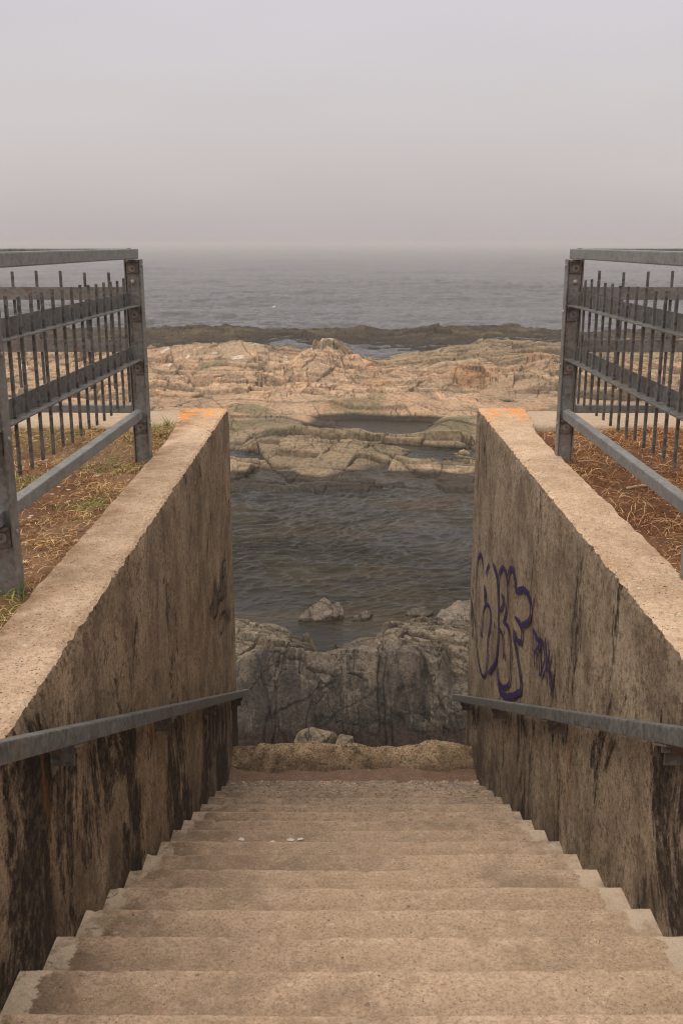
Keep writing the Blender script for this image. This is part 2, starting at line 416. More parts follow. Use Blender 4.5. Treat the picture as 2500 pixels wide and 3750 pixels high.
def mat_steel(name, c0, c1, rust=.0):
    k = M(name)
    o = k.n.new('ShaderNodeTexCoord').outputs['Object']
    n1 = k.noise(9, 5, .65, o); n2 = k.vor(60, vec=o); n3 = k.noise(60, 4, .7, o)
    c = k.mix(k.rng(n1, .35, .65), c0, c1)
    c = k.mix(k.rng(k.sep(n2.outputs['Color'])[0], 0, 1, 0, .28), c, (.42, .42, .41))
    c = k.mix(k.rng(n3, .55, .75, 0, .5), c, (.07, .06, .05))
    c = k.mix(k.rng(k.noise(3.3, 5, .7, o), .58, .72, 0, .5), c, (.17, .12, .08))
    if rust: c = k.mix(k.mul(k.rng(k.noise(16, 5, .75, o), .52, .62), rust), c, (.22, .10, .045))
    k.set('Base Color', c); k.set('Metallic', .35)
    k.set('Roughness', k.rng(n1, .3, .7, .42, .62)); k.bump(n3, .25, .002)
    return k.m
MAT_RAIL = mat_steel('galvanised_rail', (.115, .120, .125), (.20, .207, .214))
MAT_POST = mat_steel('galvanised_post', (.095, .093, .090), (.185, .182, .175), .30)
MAT_BAR = mat_steel('bar_steel', (.035, .035, .036), (.070, .068, .067), .2)
MAT_ANGLE = mat_steel('angle_steel', (.060, .060, .062), (.11, .110, .112), .15)
MAT_CLEAT = mat_steel('cleat_steel', (.065, .055, .048), (.13, .11, .095), .55)
MAT_BOLT = mat_steel('bolt_steel', (.20, .19, .175), (.33, .31, .28), .4)
MAT_HAND = mat_steel('handrail_steel', (.055, .058, .060), (.115, .118, .12), .05)

def mat_rock(name, wet=True):
    k = M(name)
    a = k.attr('col').outputs['Color']
    n1 = k.noise(1.6, 6, .65); n2 = k.noise(9, 6, .7); n3 = k.noise(45, 4, .7)
    c = k.mix(k.rng(n1, .38, .62, 0, 1), a, (1.30, 1.22, 1.15), 'MULTIPLY')
    c = k.mix(k.rng(n2, .46, .60, 0, .85), c, (.52, .49, .46), 'MULTIPLY')
    c = k.mix(k.rng(n3, .50, .64, 0, .6), c, (1.3, 1.27, 1.25), 'MULTIPLY')
    def line(sc, rot, wd, loc):
        n = k.noise(1.0, 3, .5, k.map(sc, loc, (0, 0, rot)))
        return k.rng(k.math('ABSOLUTE', k.math('SUBTRACT', n, .5)), .0, wd, 1, 0)
    w = k.mul(k.math('MAXIMUM', line((1.6, .22, .3), .12, .010, (0, 0, 0)), line((1.3, .35, .3), -.5, .009, (5, 3, 1))), k.rng(k.noise(.6, 3), .46, .60))
    c = k.mix(k.mul(w, .7), c, (.022, .016, .012))
    w2 = k.mul(k.math('MAXIMUM', line((.5, 2.2, 3.5), .2, .03, (2, 8, 1)), line((6, 1.6, 3), .3, .03, (2, 1, 7))), k.rng(k.noise(1.1, 4), .50, .60))
    k.set('Base Color', c); k.set('Roughness', .9); k.set('Specular IOR Level', .3)
    h = k.math('ADD', k.mul(n2, 1.0), k.mul(n3, .35)); h = k.math('SUBTRACT', h, k.math('ADD', k.mul(w, .9), k.mul(w2, .5)))
    k.bump(h, .8, .05)
    return k.m
MAT_ROCK = mat_rock('shore_rock')

def mat_water():
    k = M('sea_water')
    P = k.sep()
    far = k.rng(P[1], 16, 60)
    # weed and rock on the bottom show through as soft brown and green patches
    n = k.noise(.55, 5, .6, k.map((.55, 1.2, 1)))
    c = k.ramp(n, [(.28, (.009, .009, .007)), (.45, (.015, .0135, .010)), (.56, (.028, .024, .014)), (.66, (.042, .023, .012)), (.8, (.015, .013, .010))])
    c = k.mix(far, c, (.020, .021, .022))
    k.set('Base Color', c); k.set('Roughness', k.rng(P[1], 14, 300, .07, .16)); k.set('IOR', 1.333); k.set('Specular IOR Level', k.rng(P[1], 24, 60, .22, .38))
    v = k.map((1, 2.1, 1), rot=(0, 0, .22)); v2 = k.map((1, 1.8, 1), rot=(0, 0, -.35))
    w1 = k.noise(4.2, 4, .6, v, .5); w2 = k.noise(1.1, 3, .55, v2)
    b = k.bump(w1, .7, .04)
    w3 = k.noise(.5, 6, .68, k.map((.8, 2.4, 1)), .3)
    q = k.n.new('ShaderNodeBump'); q.inputs['Distance'].default_value = .5
    k.l.new(w3, q.inputs['Height']); k.l.new(b, q.inputs['Normal']); k.l.new(k.rng(P[1], 25, 120, .0, .75), q.inputs['Strength'])
    k.l.new(q.outputs[0], k.b.inputs['Normal'])
    return k.m
MAT_SEA = mat_water()

def mat_soil():
    k = M('soil')
    a = k.attr('col').outputs['Color']
    n1 = k.noise(5, 6, .7); n2 = k.noise(60, 4, .7)
    c = k.mix(k.rng(n1, .35, .65), k.mix(.45, a, (.05, .028, .016)), a)
    c = k.mix(k.rng(n2, .35, .7, 0, .6), k.mix(.5, c, (.03, .018, .012)), c)
    c, m = pebbles(k, 75, .16, c); c, m2 = pebbles(k, 30, .05, c)
    k.set('Base Color', c); k.set('Roughness', .96); k.set('Specular IOR Level', .2)
    k.bump(k.math('ADD', n2, k.mul(m, .5)), .8, .012)
    return k.m
MAT_SOIL = mat_soil()

def mat_col(name, rough=.8, two=False):
    k = M(name); k.set('Base Color', k.attr('col').outputs['Color']); k.set('Roughness', rough)
    k.set('Specular IOR Level', .2)
    if two:
        k.set('Subsurface Weight', 0.0)
    return k.m
MAT_GRASS = mat_col('grass_blades', .75)

def mat_spray(name, colr, dens, na=.8):
    k = M(name)
    e_ = k.attr('edge').outputs['Fac']
    n = k.noise(240, 3, .8)
    v = k.math('ADD', e_, k.mul(k.math('SUBTRACT', n, .5), na))
    al = k.rng(v, .05, .42, 0, dens, True)
    k.set('Base Color', k.mix(k.noise(50, 3), colr, tuple(min(1, q * 1.8) for q in colr)))
    k.set('Alpha', al); k.set('Roughness', .7); k.set('Specular IOR Level', .2)
    return k.m
MAT_PURPLE = mat_spray('purple_spray_paint', (.020, .010, .055), .95)
MAT_BLACK = mat_spray('black_spray_paint', (.006, .006, .008), 1.0, .25)

# ------------------------------------------------------------------ measured tables
TAG_R = [(0.034, [(7.216,3.028),(7.259,3.105),(7.317,3.152),(7.410,3.155),(7.510,3.090),(7.577,2.979),(7.580,2.806),(7.538,2.613),(7.447,2.405),(7.325,2.317),(7.173,2.280),(7.020,2.302),(6.907,2.373),(6.872,2.481),(6.876,2.577),(6.862,2.680),(6.806,2.779),(6.782,2.871),(6.845,2.923),(6.966,2.909),(7.060,2.861),(7.131,2.795),(7.157,2.726),(7.164,2.636),(7.203,2.560),(7.258,2.626)]),
  (0.034, [(7.082,3.099),(7.034,3.160),(6.948,3.226)]),
  (0.050, [(7.122,3.008),(7.117,2.958),(7.084,2.898),(7.052,2.942),(7.092,2.979)]),
  (0.045, [(6.783,3.286),(6.684,3.277),(6.604,3.261),(6.545,3.222),(6.495,3.132),(6.449,3.030),(6.420,2.922),(6.424,2.800),(6.465,2.678),(6.621,2.541),(6.795,2.430)]),
  (0.034, [(6.464,3.084),(6.505,3.236),(6.500,3.285),(6.444,3.345),(6.354,3.398),(6.253,3.403),(6.180,3.377),(6.135,3.331),(6.126,3.239),(6.153,3.155),(6.215,3.074),(6.241,3.046)]),
  (0.034, [(6.353,3.202),(6.285,3.209),(6.246,3.189),(6.274,3.167),(6.314,3.123),(6.421,3.059)]),
  (0.034, [(6.244,3.056),(6.117,3.083),(6.037,3.087),(5.963,3.050),(5.907,2.961),(5.894,2.854),(5.916,2.759),(6.039,2.673),(6.192,2.607),(6.332,2.597),(6.420,2.649),(6.450,2.691)]),
  (0.034, [(6.389,2.940),(6.287,2.958),(6.212,2.936),(6.179,2.879),(6.150,2.833),(6.113,2.884)]),
  (0.042, [(6.139,3.346),(6.127,3.423),(6.037,3.497),(5.945,3.501),(5.876,3.465),(5.836,3.426),(5.754,3.445),(5.604,3.509),(5.477,3.533),(5.396,3.518),(5.347,3.477),(5.358,3.423),(5.432,3.364),(5.525,3.317),(5.599,3.288)]),
  (0.042, [(5.818,3.250),(5.706,3.267),(5.607,3.269),(5.571,3.237),(5.583,3.179),(5.729,3.140),(5.821,3.151),(5.824,3.107),(5.741,3.076),(5.639,3.022),(5.569,2.973),(5.516,2.929),(5.542,2.873),(5.688,2.771)]),
  (0.050, [(6.325,2.570),(6.213,2.556),(6.024,2.616),(5.796,2.720),(5.542,2.873)]),
  (0.050, [(6.586,2.916),(6.564,2.876)]),
  (0.034, [(6.675,2.813),(6.662,2.793)]),
  (0.031, [(5.242,3.405),(5.200,3.339),(5.171,3.277),(5.130,3.212)]),
  (0.029, [(5.230,3.405),(5.154,3.391),(5.072,3.387),(5.095,3.344),(5.172,3.282)]),
  (0.031, [(5.062,3.391),(5.040,3.310),(4.993,3.221)]),
  (0.029, [(4.993,3.221),(4.935,3.294),(4.890,3.370),(4.922,3.408),(5.027,3.429),(5.062,3.391)]),
  (0.031, [(4.911,3.487),(4.864,3.432),(4.832,3.354),(4.791,3.257)]),
  (0.031, [(4.780,3.468),(4.797,3.415),(4.823,3.358),(4.737,3.346),(4.677,3.311),(4.634,3.263)]),
  ]
TAG_L = [(0.023, [(6.483,3.106),(6.433,3.071),(6.415,3.032)]),
  (0.023, [(6.553,3.066),(6.482,3.053),(6.468,3.004)]),
  (0.023, [(6.552,3.063),(6.613,3.084),(6.672,3.147),(6.719,3.185),(6.736,3.124),(6.815,3.040),(6.869,2.964),(6.882,2.902)]),
  (0.023, [(6.611,3.077),(6.580,3.016),(6.595,2.966),(6.640,2.927),(6.752,2.914),(6.816,2.934),(6.833,2.996)]),
  (0.023, [(6.696,3.050),(6.691,3.011),(6.707,2.964)]),
  (0.023, [(6.874,3.094),(6.892,3.050),(6.878,2.998),(6.882,2.902)]),
  (0.023, [(6.890,3.043),(6.971,3.007),(7.012,3.046),(7.046,3.111),(7.063,3.174)]),
  (0.023, [(6.902,2.921),(6.955,2.947),(7.039,2.913),(7.022,2.965),(7.041,3.036)]),
  (0.023, [(7.338,3.119),(7.265,3.155),(7.168,3.155),(7.109,3.113),(7.111,3.062),(7.236,3.047),(7.296,3.086),(7.212,3.078)]),
  (0.023, [(7.110,3.058),(7.079,3.003),(7.072,2.916),(7.130,2.895),(7.169,2.920)]),
  (0.023, [(7.345,3.021),(7.343,2.950),(7.344,2.890),(7.339,2.811),(7.325,2.694),(7.336,2.608)]),
  (0.023, [(7.266,3.036),(7.261,2.959),(7.288,2.873),(7.223,2.877)]),
  (0.023, [(7.336,2.608),(7.301,2.671),(7.163,2.776),(7.012,2.814),(6.916,2.804),(6.872,2.753),(6.902,2.694),(7.009,2.686)]),
  (0.023, [(7.433,2.706),(7.468,2.639),(7.452,2.583)]),
  (0.023, [(7.527,2.659),(7.517,2.558)]),
  ]
REEF = [
 (-0.5220, [(21.30,-0.50),(22.10,0.03),(23.10,0.05),(23.50,0.04),(26.00,0.46),(30.00,0.42),(35.00,0.43),(40.00,0.58),(44.00,0.95),(47.00,-0.20),(54.00,-0.20),(57.00,0.34),(62.00,0.36),(65.00,0.10),(67.00,-0.90)]),
 (-0.3012, [(21.30,-0.50),(22.10,0.03),(23.10,0.05),(23.50,0.04),(26.00,0.46),(30.00,0.42),(35.00,0.43),(40.00,0.67),(44.00,1.04),(47.00,-0.20),(54.00,-0.20),(57.00,0.34),(62.00,0.41),(65.00,0.10),(67.00,-0.90)]),
 (-0.1952, [(21.30,-0.50),(22.10,0.03),(23.10,0.05),(23.50,0.04),(26.00,0.34),(30.00,0.36),(35.00,0.43),(39.00,0.79),(43.00,1.14),(46.00,-0.10),(50.00,0.20),(53.00,0.15),(57.00,0.26),(62.00,0.36),(65.00,0.10),(67.00,-0.90)]),
 (-0.1378, [(21.30,-0.50),(22.10,0.03),(23.10,0.05),(23.50,0.04),(26.00,0.28),(30.00,0.36),(35.00,0.43),(39.00,0.79),(42.00,1.39),(43.50,1.32),(46.00,0.10),(50.00,0.20),(53.00,0.15),(57.00,0.34),(62.00,0.57),(65.00,0.10),(67.00,-0.90)]),
 (-0.1025, [(21.30,-0.50),(22.10,0.03),(23.10,0.05),(23.50,0.04),(24.20,0.28),(25.50,0.19),(26.50,0.06),(30.00,0.29),(35.00,0.51),(39.00,0.96),(41.50,1.58),(42.80,1.53),(45.00,0.30),(50.00,0.20),(53.00,0.15),(57.00,0.21),(62.00,0.54),(65.00,0.10),(67.00,-0.90)]),
 (-0.0627, [(21.30,-0.50),(22.10,0.03),(23.10,0.05),(23.50,0.04),(25.00,0.31),(27.00,0.39),(29.00,0.33),(32.00,0.30),(35.00,0.51),(39.00,0.87),(41.50,1.30),(42.50,1.23),(45.00,0.30),(50.00,0.20),(53.00,0.15),(57.00,0.09),(62.00,0.28),(65.00,0.10),(67.00,-0.90)]),
 (-0.0185, [(21.30,-0.50),(22.10,0.03),(23.10,0.05),(23.50,0.04),(25.00,0.37),(27.00,0.39),(28.60,0.29),(30.30,0.08),(31.50,0.00),(31.90,0.20),(32.50,0.45),(34.00,0.46),(36.00,0.60),(38.50,1.10),(40.00,1.52),(41.00,1.42),(44.00,0.20),(50.00,0.20),(53.00,0.15),(57.00,0.09),(62.00,0.23),(65.00,0.10),(67.00,-0.90)]),
 (0.0168, [(21.30,-0.50),(22.10,0.03),(23.10,0.05),(23.50,0.04),(25.00,0.37),(27.00,0.33),(28.40,0.31),(30.40,-0.10),(31.60,-0.15),(31.95,0.20),(32.50,0.45),(34.00,0.46),(36.00,0.52),(38.50,0.85),(39.70,1.17),(41.00,0.40),(45.00,0.32),(49.00,0.15),(50.00,0.03),(53.00,0.05),(57.00,0.21),(62.00,0.52),(65.00,0.10),(67.00,-0.90)]),
 (0.0433, [(21.30,-0.50),(22.10,0.03),(23.10,0.05),(23.50,0.04),(25.00,0.31),(27.00,0.27),(28.20,0.22),(30.30,-0.10),(31.60,-0.15),(31.95,0.20),(32.50,0.45),(34.00,0.46),(36.00,0.52),(38.00,0.83),(39.00,0.77),(41.00,0.40),(45.00,0.35),(49.00,0.10),(50.00,0.02),(53.00,0.04),(57.00,0.09),(62.00,0.12),(65.00,0.10),(67.00,-0.90)]),
 (0.0786, [(21.30,-0.50),(22.10,0.03),(23.10,0.05),(23.50,0.04),(24.40,0.24),(26.00,0.11),(28.00,0.20),(30.30,-0.10),(31.60,-0.15),(31.95,0.20),(32.50,0.45),(34.00,0.46),(36.00,0.52),(38.00,0.73),(39.00,0.71),(41.00,0.40),(45.00,0.49),(48.00,0.43),(51.00,0.06),(57.00,0.21),(62.00,0.49),(65.00,0.10),(67.00,-0.90)]),
 (0.1139, [(21.30,-0.50),(22.10,0.03),(23.10,0.05),(23.50,0.04),(24.20,0.26),(26.00,0.11),(29.00,0.33),(31.00,0.21),(33.00,0.21),(36.00,0.44),(37.60,0.75),(39.00,0.60),(41.00,0.73),(45.00,0.79),(48.00,0.76),(51.00,0.12),(57.00,0.21),(62.00,0.54),(65.00,0.10),(67.00,-0.90)]),
 (0.1537, [(21.30,-0.50),(22.10,0.03),(23.10,0.05),(23.50,0.04),(24.20,0.24),(26.00,0.05),(29.00,0.14),(32.00,0.16),(35.00,0.35),(37.50,0.69),(39.00,0.71),(42.00,1.03),(45.00,0.94),(49.00,0.91),(52.00,0.20),(57.00,0.09),(62.00,0.47),(65.00,0.10),(67.00,-0.90)]),
 (0.2023, [(21.30,-0.50),(22.10,0.03),(23.10,0.05),(23.50,0.04),(24.20,0.24),(26.00,0.05),(29.00,0.14),(32.00,0.16),(35.00,0.51),(38.00,1.03),(40.50,1.19),(42.00,1.06),(45.00,0.94),(49.00,0.83),(52.00,0.15),(58.00,0.22),(62.00,0.36),(65.00,-0.10),(67.00,-0.90)]),
 (0.2420, [(21.30,-0.50),(22.10,0.03),(23.10,0.05),(23.50,0.04),(24.20,0.24),(26.00,0.05),(29.00,0.14),(32.00,0.16),(35.00,0.43),(38.00,0.91),(40.50,1.08),(43.00,0.50),(45.00,0.94),(49.00,0.77),(52.00,0.20),(58.00,0.17),(62.00,0.07),(65.00,-0.20),(67.00,-0.90)]),
 (0.3171, [(21.30,-0.50),(22.10,0.03),(23.10,0.05),(23.50,0.04),(26.00,0.34),(30.00,0.36),(35.00,0.43),(39.00,0.79),(43.00,0.87),(48.00,0.84),(52.00,0.10),(58.00,0.32),(62.00,0.33),(65.00,0.00),(67.00,-0.90)]),
 (0.5379, [(21.30,-0.50),(22.10,0.03),(23.10,0.05),(23.50,0.04),(26.00,0.34),(30.00,0.36),(35.00,0.43),(39.00,0.79),(43.00,0.87),(48.00,0.74),(52.00,0.10),(58.00,0.32),(62.00,0.33),(65.00,0.00),(67.00,-0.90)]),
]
NEAR = [
 (-0.2287, [(8.00,0.50),(9.60,0.60),(10.40,0.83),(11.30,0.72),(12.00,0.69),(13.00,0.00),(14.50,-0.50)]),
 (-0.1243, [(8.00,0.15),(9.55,0.20),(9.90,0.54),(10.40,0.81),(11.20,0.76),(12.00,0.72),(12.40,0.58),(13.20,0.00),(14.50,-0.50)]),
 (-0.0911, [(8.00,0.15),(9.55,0.20),(9.85,0.57),(10.40,0.99),(11.20,0.82),(12.00,0.74),(12.40,0.61),(13.20,0.00),(14.50,-0.50)]),
 (-0.0626, [(8.00,0.15),(9.55,0.20),(9.85,0.57),(10.35,1.05),(11.00,0.87),(12.00,0.68),(12.40,0.55),(13.20,0.00),(14.50,-0.50)]),
 (-0.0365, [(8.00,0.15),(9.55,0.20),(9.85,0.57),(10.35,1.07),(10.90,0.89),(11.60,0.74),(12.00,0.60),(12.80,-0.10),(14.50,-0.50)]),
 (-0.0190, [(8.00,0.15),(9.55,0.20),(9.85,0.57),(10.35,1.06),(10.80,0.90),(11.40,0.45),(12.30,-0.10),(14.50,-0.50)]),
 (0.0038, [(8.00,0.15),(9.55,0.20),(9.85,0.57),(10.35,1.07),(10.90,0.90),(11.40,0.73),(12.30,-0.10),(13.20,-0.10),(14.50,-0.50)]),
 (0.0323, [(8.00,0.15),(9.55,0.20),(9.85,0.57),(10.35,1.07),(11.20,0.87),(11.80,0.73),(12.60,0.00),(14.50,-0.50)]),
 (0.0560, [(8.00,0.15),(9.55,0.20),(9.85,0.57),(10.35,1.08),(11.20,0.90),(12.00,0.78),(12.30,0.65),(13.20,0.00),(14.50,-0.50)]),
 (0.0844, [(8.00,0.15),(9.55,0.20),(9.85,0.57),(10.35,1.08),(11.20,0.84),(12.00,0.68),(12.40,0.54),(13.20,0.00),(14.50,-0.50)]),
 (0.1058, [(8.00,0.15),(9.55,0.20),(9.85,0.54),(10.35,1.03),(10.70,0.81),(11.20,0.82),(12.20,0.64),(12.60,0.53),(13.40,0.00),(14.50,-0.50)]),
 (0.1248, [(8.00,0.15),(9.55,0.20),(9.85,0.49),(10.25,0.58),(10.80,0.54),(11.40,0.70),(12.40,0.64),(12.80,0.51),(13.60,0.00),(14.60,-0.50)]),
 (0.1509, [(8.00,0.15),(9.55,0.20),(9.85,0.49),(10.30,0.61),(10.90,0.58),(11.60,0.65),(12.60,0.60),(13.00,0.45),(13.80,0.00),(14.80,-0.50)]),
 (0.2932, [(8.00,0.50),(9.60,0.60),(10.30,0.72),(11.00,0.68),(11.60,0.65),(12.60,0.55),(13.40,0.10),(14.80,-0.50)]),
]


# ------------------------------------------------------------------ sea
def uspan(dense, nd, wide, nw):
    a = np.linspace(-dense, dense, nd)
    t = np.linspace(0, 1, nw + 1)[1:]
    o = dense + (wide - dense) * t ** 1.8
    return np.concatenate([-o[::-1], a, o])
def build_sea():
    ang = np.linspace(math.atan(ZC / 11.2), math.atan(ZC / 900.), 1000)
    Y = ZC / np.tan(ang)
    Y = np.concatenate([[8.0, 9.5, 10.5], Y, [1200, 1700, 2500, 3200]])
    u = uspan(.40, 820, 1.6, 50)
    YY, UU = np.meshgrid(Y, u, indexing='ij'); XX = UU * YY
    wx = XX + .5 * fbm(XX * .3, YY * .3, 2, 7); wy = YY + .5 * fbm(XX * .3, YY * .3, 2, 8)
    z = np.zeros_like(XX)
    # sheltered channel: short ripples running obliquely
    calm = 1 - smooth(24, 50, YY)
    ca, sa = math.cos(.22), math.sin(.22)
    rx, ry = wx * ca + wy * sa, -wx * sa + wy * ca
    ra, rb = rx + .25 * ry, ry - .30 * rx
    rip = (1 - np.abs(gnoise(rx * 1.5, ry * 3.6, 21)) * 2) * .014 + (1 - np.abs(gnoise(ra * 2.6, rb * 6.4, 22)) * 2) * .013 + gnoise(rx * .7 + 4, ry * 1.5, 23) * .016 + gnoise(rx * 5, ry * 10, 25) * .004
    gust = 1.5 + .9 * smooth(-.4, .5, fbm(XX * .22, YY * .3, 3, 29))
    lee = smooth(13.0, 15.8, YY + .5 * np.sin(XX)) * .85 + .15
    pool = smooth(28.2, 29.0, YY) * smooth(34, 33, YY)
    z += calm * rip * gust * lee * (1 - .95 * pool)
    # open sea
    op = smooth(30, 62, YY)
    sea = gnoise(wx * .12, wy * .18, 31) * .18 + (1 - 2 * np.abs(gnoise(wx * .34, wy * .42, 32))) * .120 + (1 - 2 * np.abs(gnoise(wx * .9, wy * 1.1, 33))) * .055 + gnoise(wx * 2.2, wy * 2.6, 36) * .02 + gnoise(XX * .03, YY * .07, 34) * .20
    z += op * sea * 1.5 * (.7 + .5 * gnoise(XX * .02, YY * .03, 35)) * (1 - smooth(500, 1100, YY))
    o = grid('sea', XX, YY, z, MAT_SEA)
    tag(o, kind='structure')
build_sea()

# ------------------------------------------------------------------ rocks
def col_interp(table, u, Y):
    us = np.array([t[0] for t in table])
    P = np.stack([np.interp(Y, [p[0] for p in t[1]], [p[1] for p in t[1]]) for t in table])   # needs 1-D Y rows
    return us, P
def macro(table, UU, YY):
    ys = np.linspace(YY.min() - .5, YY.max() + .5, 900)
    us, P = col_interp(table, None, ys)                      # (ncol, 900)
    fy = np.clip((YY - ys[0]) / (ys[1] - ys[0]), 0, 898.999); iy = fy.astype(int); ty = fy - iy
    fu = np.interp(UU, us, np.arange(len(us))); iu = np.clip(fu.astype(int), 0, len(us) - 2); tu = fu - iu
    tu = tu * tu * (3 - 2 * tu)
    a = P[iu, iy] * (1 - ty) + P[iu, iy + 1] * ty
    b = P[iu + 1, iy] * (1 - ty) + P[iu + 1, iy + 1] * ty
    return a * (1 - tu) + b * tu
def lerp3(a, b, t): return a + (b - a) * t[..., None]
C3 = lambda r, g, b: np.array([r, g, b])

def build_reef():
    n = 860
    Y = np.concatenate([21.4 * (45 / 21.4) ** np.linspace(0, 1, n - 230), np.linspace(45, 68, 231)[1:]])
    u = uspan(.405, 1060, 1.1, 70)
    YY, UU = np.meshgrid(Y, u, indexing='ij')
    wu = UU + .012 * fbm(UU * 9, YY * .2, 2, 3); wY = YY + .5 * fbm(UU * 9, YY * .16, 2, 4) * np.clip((YY - 22) / 3, 0, 1)
    XX = UU * YY
    h = macro(REEF, wu, wY)
    front = 1 - smooth(26, 31, YY); outer = smooth(48, 54, YY)
    outer_ = smooth(48, 54, YY)
    rough = .60 + .80 * smooth(-.25, .45, fbm(XX * .16, YY * .13, 3, 60))
    blk = np.exp(-((UU + .01) / .10) ** 2) * np.exp(-((YY - 37) / 4.5) ** 2)           # heavily broken middle
    rough = rough * (1 - .25 * front) + .30 * blk
    above = smooth(-.35, .15, h)
    tone = np.zeros_like(h); z = h.copy()
    rough = rough * (1 - .5 * outer_)
    plz = smooth(27.3, 28.6, YY) * smooth(34.2, 33.2, YY)
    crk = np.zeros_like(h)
    a1, a2, dx, dy, r1, r2, r3 = joints(XX, YY, .30, 2.9, 1.40, 2.6, 71, .16)
    z += rough * (1 - .7 * plz) * (.30 * r3 + .40 * dx * r1 + .42 * dy * (r2 - .2)); tone += r3 * .45
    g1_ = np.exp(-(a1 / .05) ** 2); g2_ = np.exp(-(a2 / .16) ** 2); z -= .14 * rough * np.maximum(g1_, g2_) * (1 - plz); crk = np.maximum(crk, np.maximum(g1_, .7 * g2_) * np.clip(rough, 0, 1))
    a1, a2, dx, dy, r1, r2, r3 = joints(XX, YY, -.30, 1.15, 1.25, 1.05, 72, .14)
    m2 = smooth(-.55, -.05, fbm(XX * .26, YY * .26, 2, 61) + blk * .5) * (1 - .85 * plz)
    z += m2 * rough * (.20 * r3 + .26 * dx * r1 + .28 * dy * (r2 - .25)); tone += r3 * .65 * m2
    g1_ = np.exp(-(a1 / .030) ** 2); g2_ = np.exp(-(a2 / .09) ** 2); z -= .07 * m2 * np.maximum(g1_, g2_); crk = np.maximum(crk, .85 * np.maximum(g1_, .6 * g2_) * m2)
    a1, a2, dx, dy, r1, r2, r3 = joints(XX, YY, .12, .46, 1.70, .46, 73, .2)
    m3 = smooth(-.15, .15, fbm(XX * .35, YY * .35, 2, 62) + blk * .9) * (1 - .9 * plz)
    z += m3 * rough * (.10 * r3 + .13 * dx * r1 + .14 * dy * (r2 - .25)); tone += r3 * .8 * m3
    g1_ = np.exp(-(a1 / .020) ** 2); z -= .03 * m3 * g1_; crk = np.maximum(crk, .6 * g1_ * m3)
    z += .024 * fbm(XX * 1.8, YY * 1.3, 5, 64, .62) + outer * (.10 * (ridged(XX * .5 + YY * .2, YY * .7, 5, 65) - .5) + .05 * fbm(XX * 2.4, YY * 1.2, 4, 67, .65))
    z = h * (1 - above) + (z) * above
    cave = np.exp(-((XX - 4.75) / .55) ** 2 - ((YY - 36.9) / .55) ** 2); z -= .50 * cave; z += .32 * np.exp(-((XX - 4.9) / .8) ** 4 - ((YY - 38.1) / .75) ** 4)
    # long joints crossing the reef
    for k_, (ax, ay, c0) in enumerate([(1, .18, 1.3), (1, -.35, -3.2), (.55, 1, 33.5), (-.25, 1, 36.2), (1, .6, 12.5), (.8, -.5, -20.5), (-.12, 1, 25.9)]):
        d = (XX * ax + YY * ay - c0) / math.hypot(ax, ay) + .35 * fbm(XX * .6, YY * .6, 3, 80 + k_)
        z -= .16 * np.exp(-(d / .06) ** 2) * above * smooth(-.2, .2, fbm(XX * .25, YY * .25, 2, 90 + k_))
    # ---- stone colour (tan granite, grey-green lichen, black tide zone, with joint shadows painted in)
    tan = C3(.38, .292, .205); pink = C3(.415, .298, .208); org = C3(.46, .285, .165); gry = C3(.25, .208, .145); olv = C3(.16, .142, .085); blk_ = C3(.030, .026, .023)
    t1 = smooth(-.5, .5, fbm(XX * .35, YY * .35, 4, 50) + tone * .6)
    col = lerp3(tan[None, None], pink[None, None], t1)
    col = lerp3(col, org[None, None], smooth(.45, .85, fbm(XX * .45, YY * .6, 4, 51) + tone * .5 - .5 * front) * .7)
    col = lerp3(col, org[None, None], .85 * np.exp(-((XX - 4.9) / 1.0) ** 4 - ((YY - 38.0) / 1.0) ** 4))
    gm = smooth(-.25, .25, fbm(XX * .3, YY * .3, 4, 52) * .8 + 1.6 * smooth(33.5, 28, YY + .8 * fbm(XX * .3, YY * .1, 2, 56)) - .75)
    gm = np.maximum(gm, smooth(.07, .12, UU) * smooth(41, 45, YY))
    gm = np.maximum(gm, .8 * smooth(.0, .1, UU) * smooth(39.5, 43, YY))
    col = lerp3(col, gry[None, None], gm * .85)
    ol = smooth(.0, .5, fbm(XX * .5, YY * .5, 4, 53) + .8 * np.exp(-((YY - 30) / 2.4) ** 2) - .35)
    col = lerp3(col, olv[None, None], ol * .75)
    col = lerp3(col, lerp3(C3(.060, .050, .032)[None, None], C3(.046, .035, .029)[None, None], smooth(-.3, .3, fbm(XX * .3, YY * .5, 3, 54))), outer)
    col = lerp3(col, C3(.095, .082, .040)[None, None], outer * smooth(.15, .6, fbm(XX * .4, YY * .7, 4, 57)) * .8)
    wl_ = .03 + .11 * smooth(24.1, 23.3, YY + .55 * fbm(XX * .8, YY * .8, 4, 155)) + .10 * smooth(29.4, 30, YY) + .03 * fbm(XX * .7, YY * .7, 3, 55) + .10 * outer
    col = lerp3(col, blk_[None, None], smooth(.07, -.02, z - wl_) * .93)
    wht = smooth(.62, .7, fbm(XX * 1.6, YY * .9, 5, 58)) * smooth(38, 40, YY) * (1 - outer) * (UU < .02)
    col = lerp3(col, C3(.62, .60, .56)[None, None], wht * .8)
    col = col * .80 * (1 + .50 * np.clip(tone, -.9, 1)[..., None])
    col = lerp3(col, C3(.040, .032, .024)[None, None], crk * above * .75)  # dark lichen in cracks, plus undercut shadow painted along the joints
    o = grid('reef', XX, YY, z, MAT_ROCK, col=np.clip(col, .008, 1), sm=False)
    tag(o, kind='structure')
build_reef()

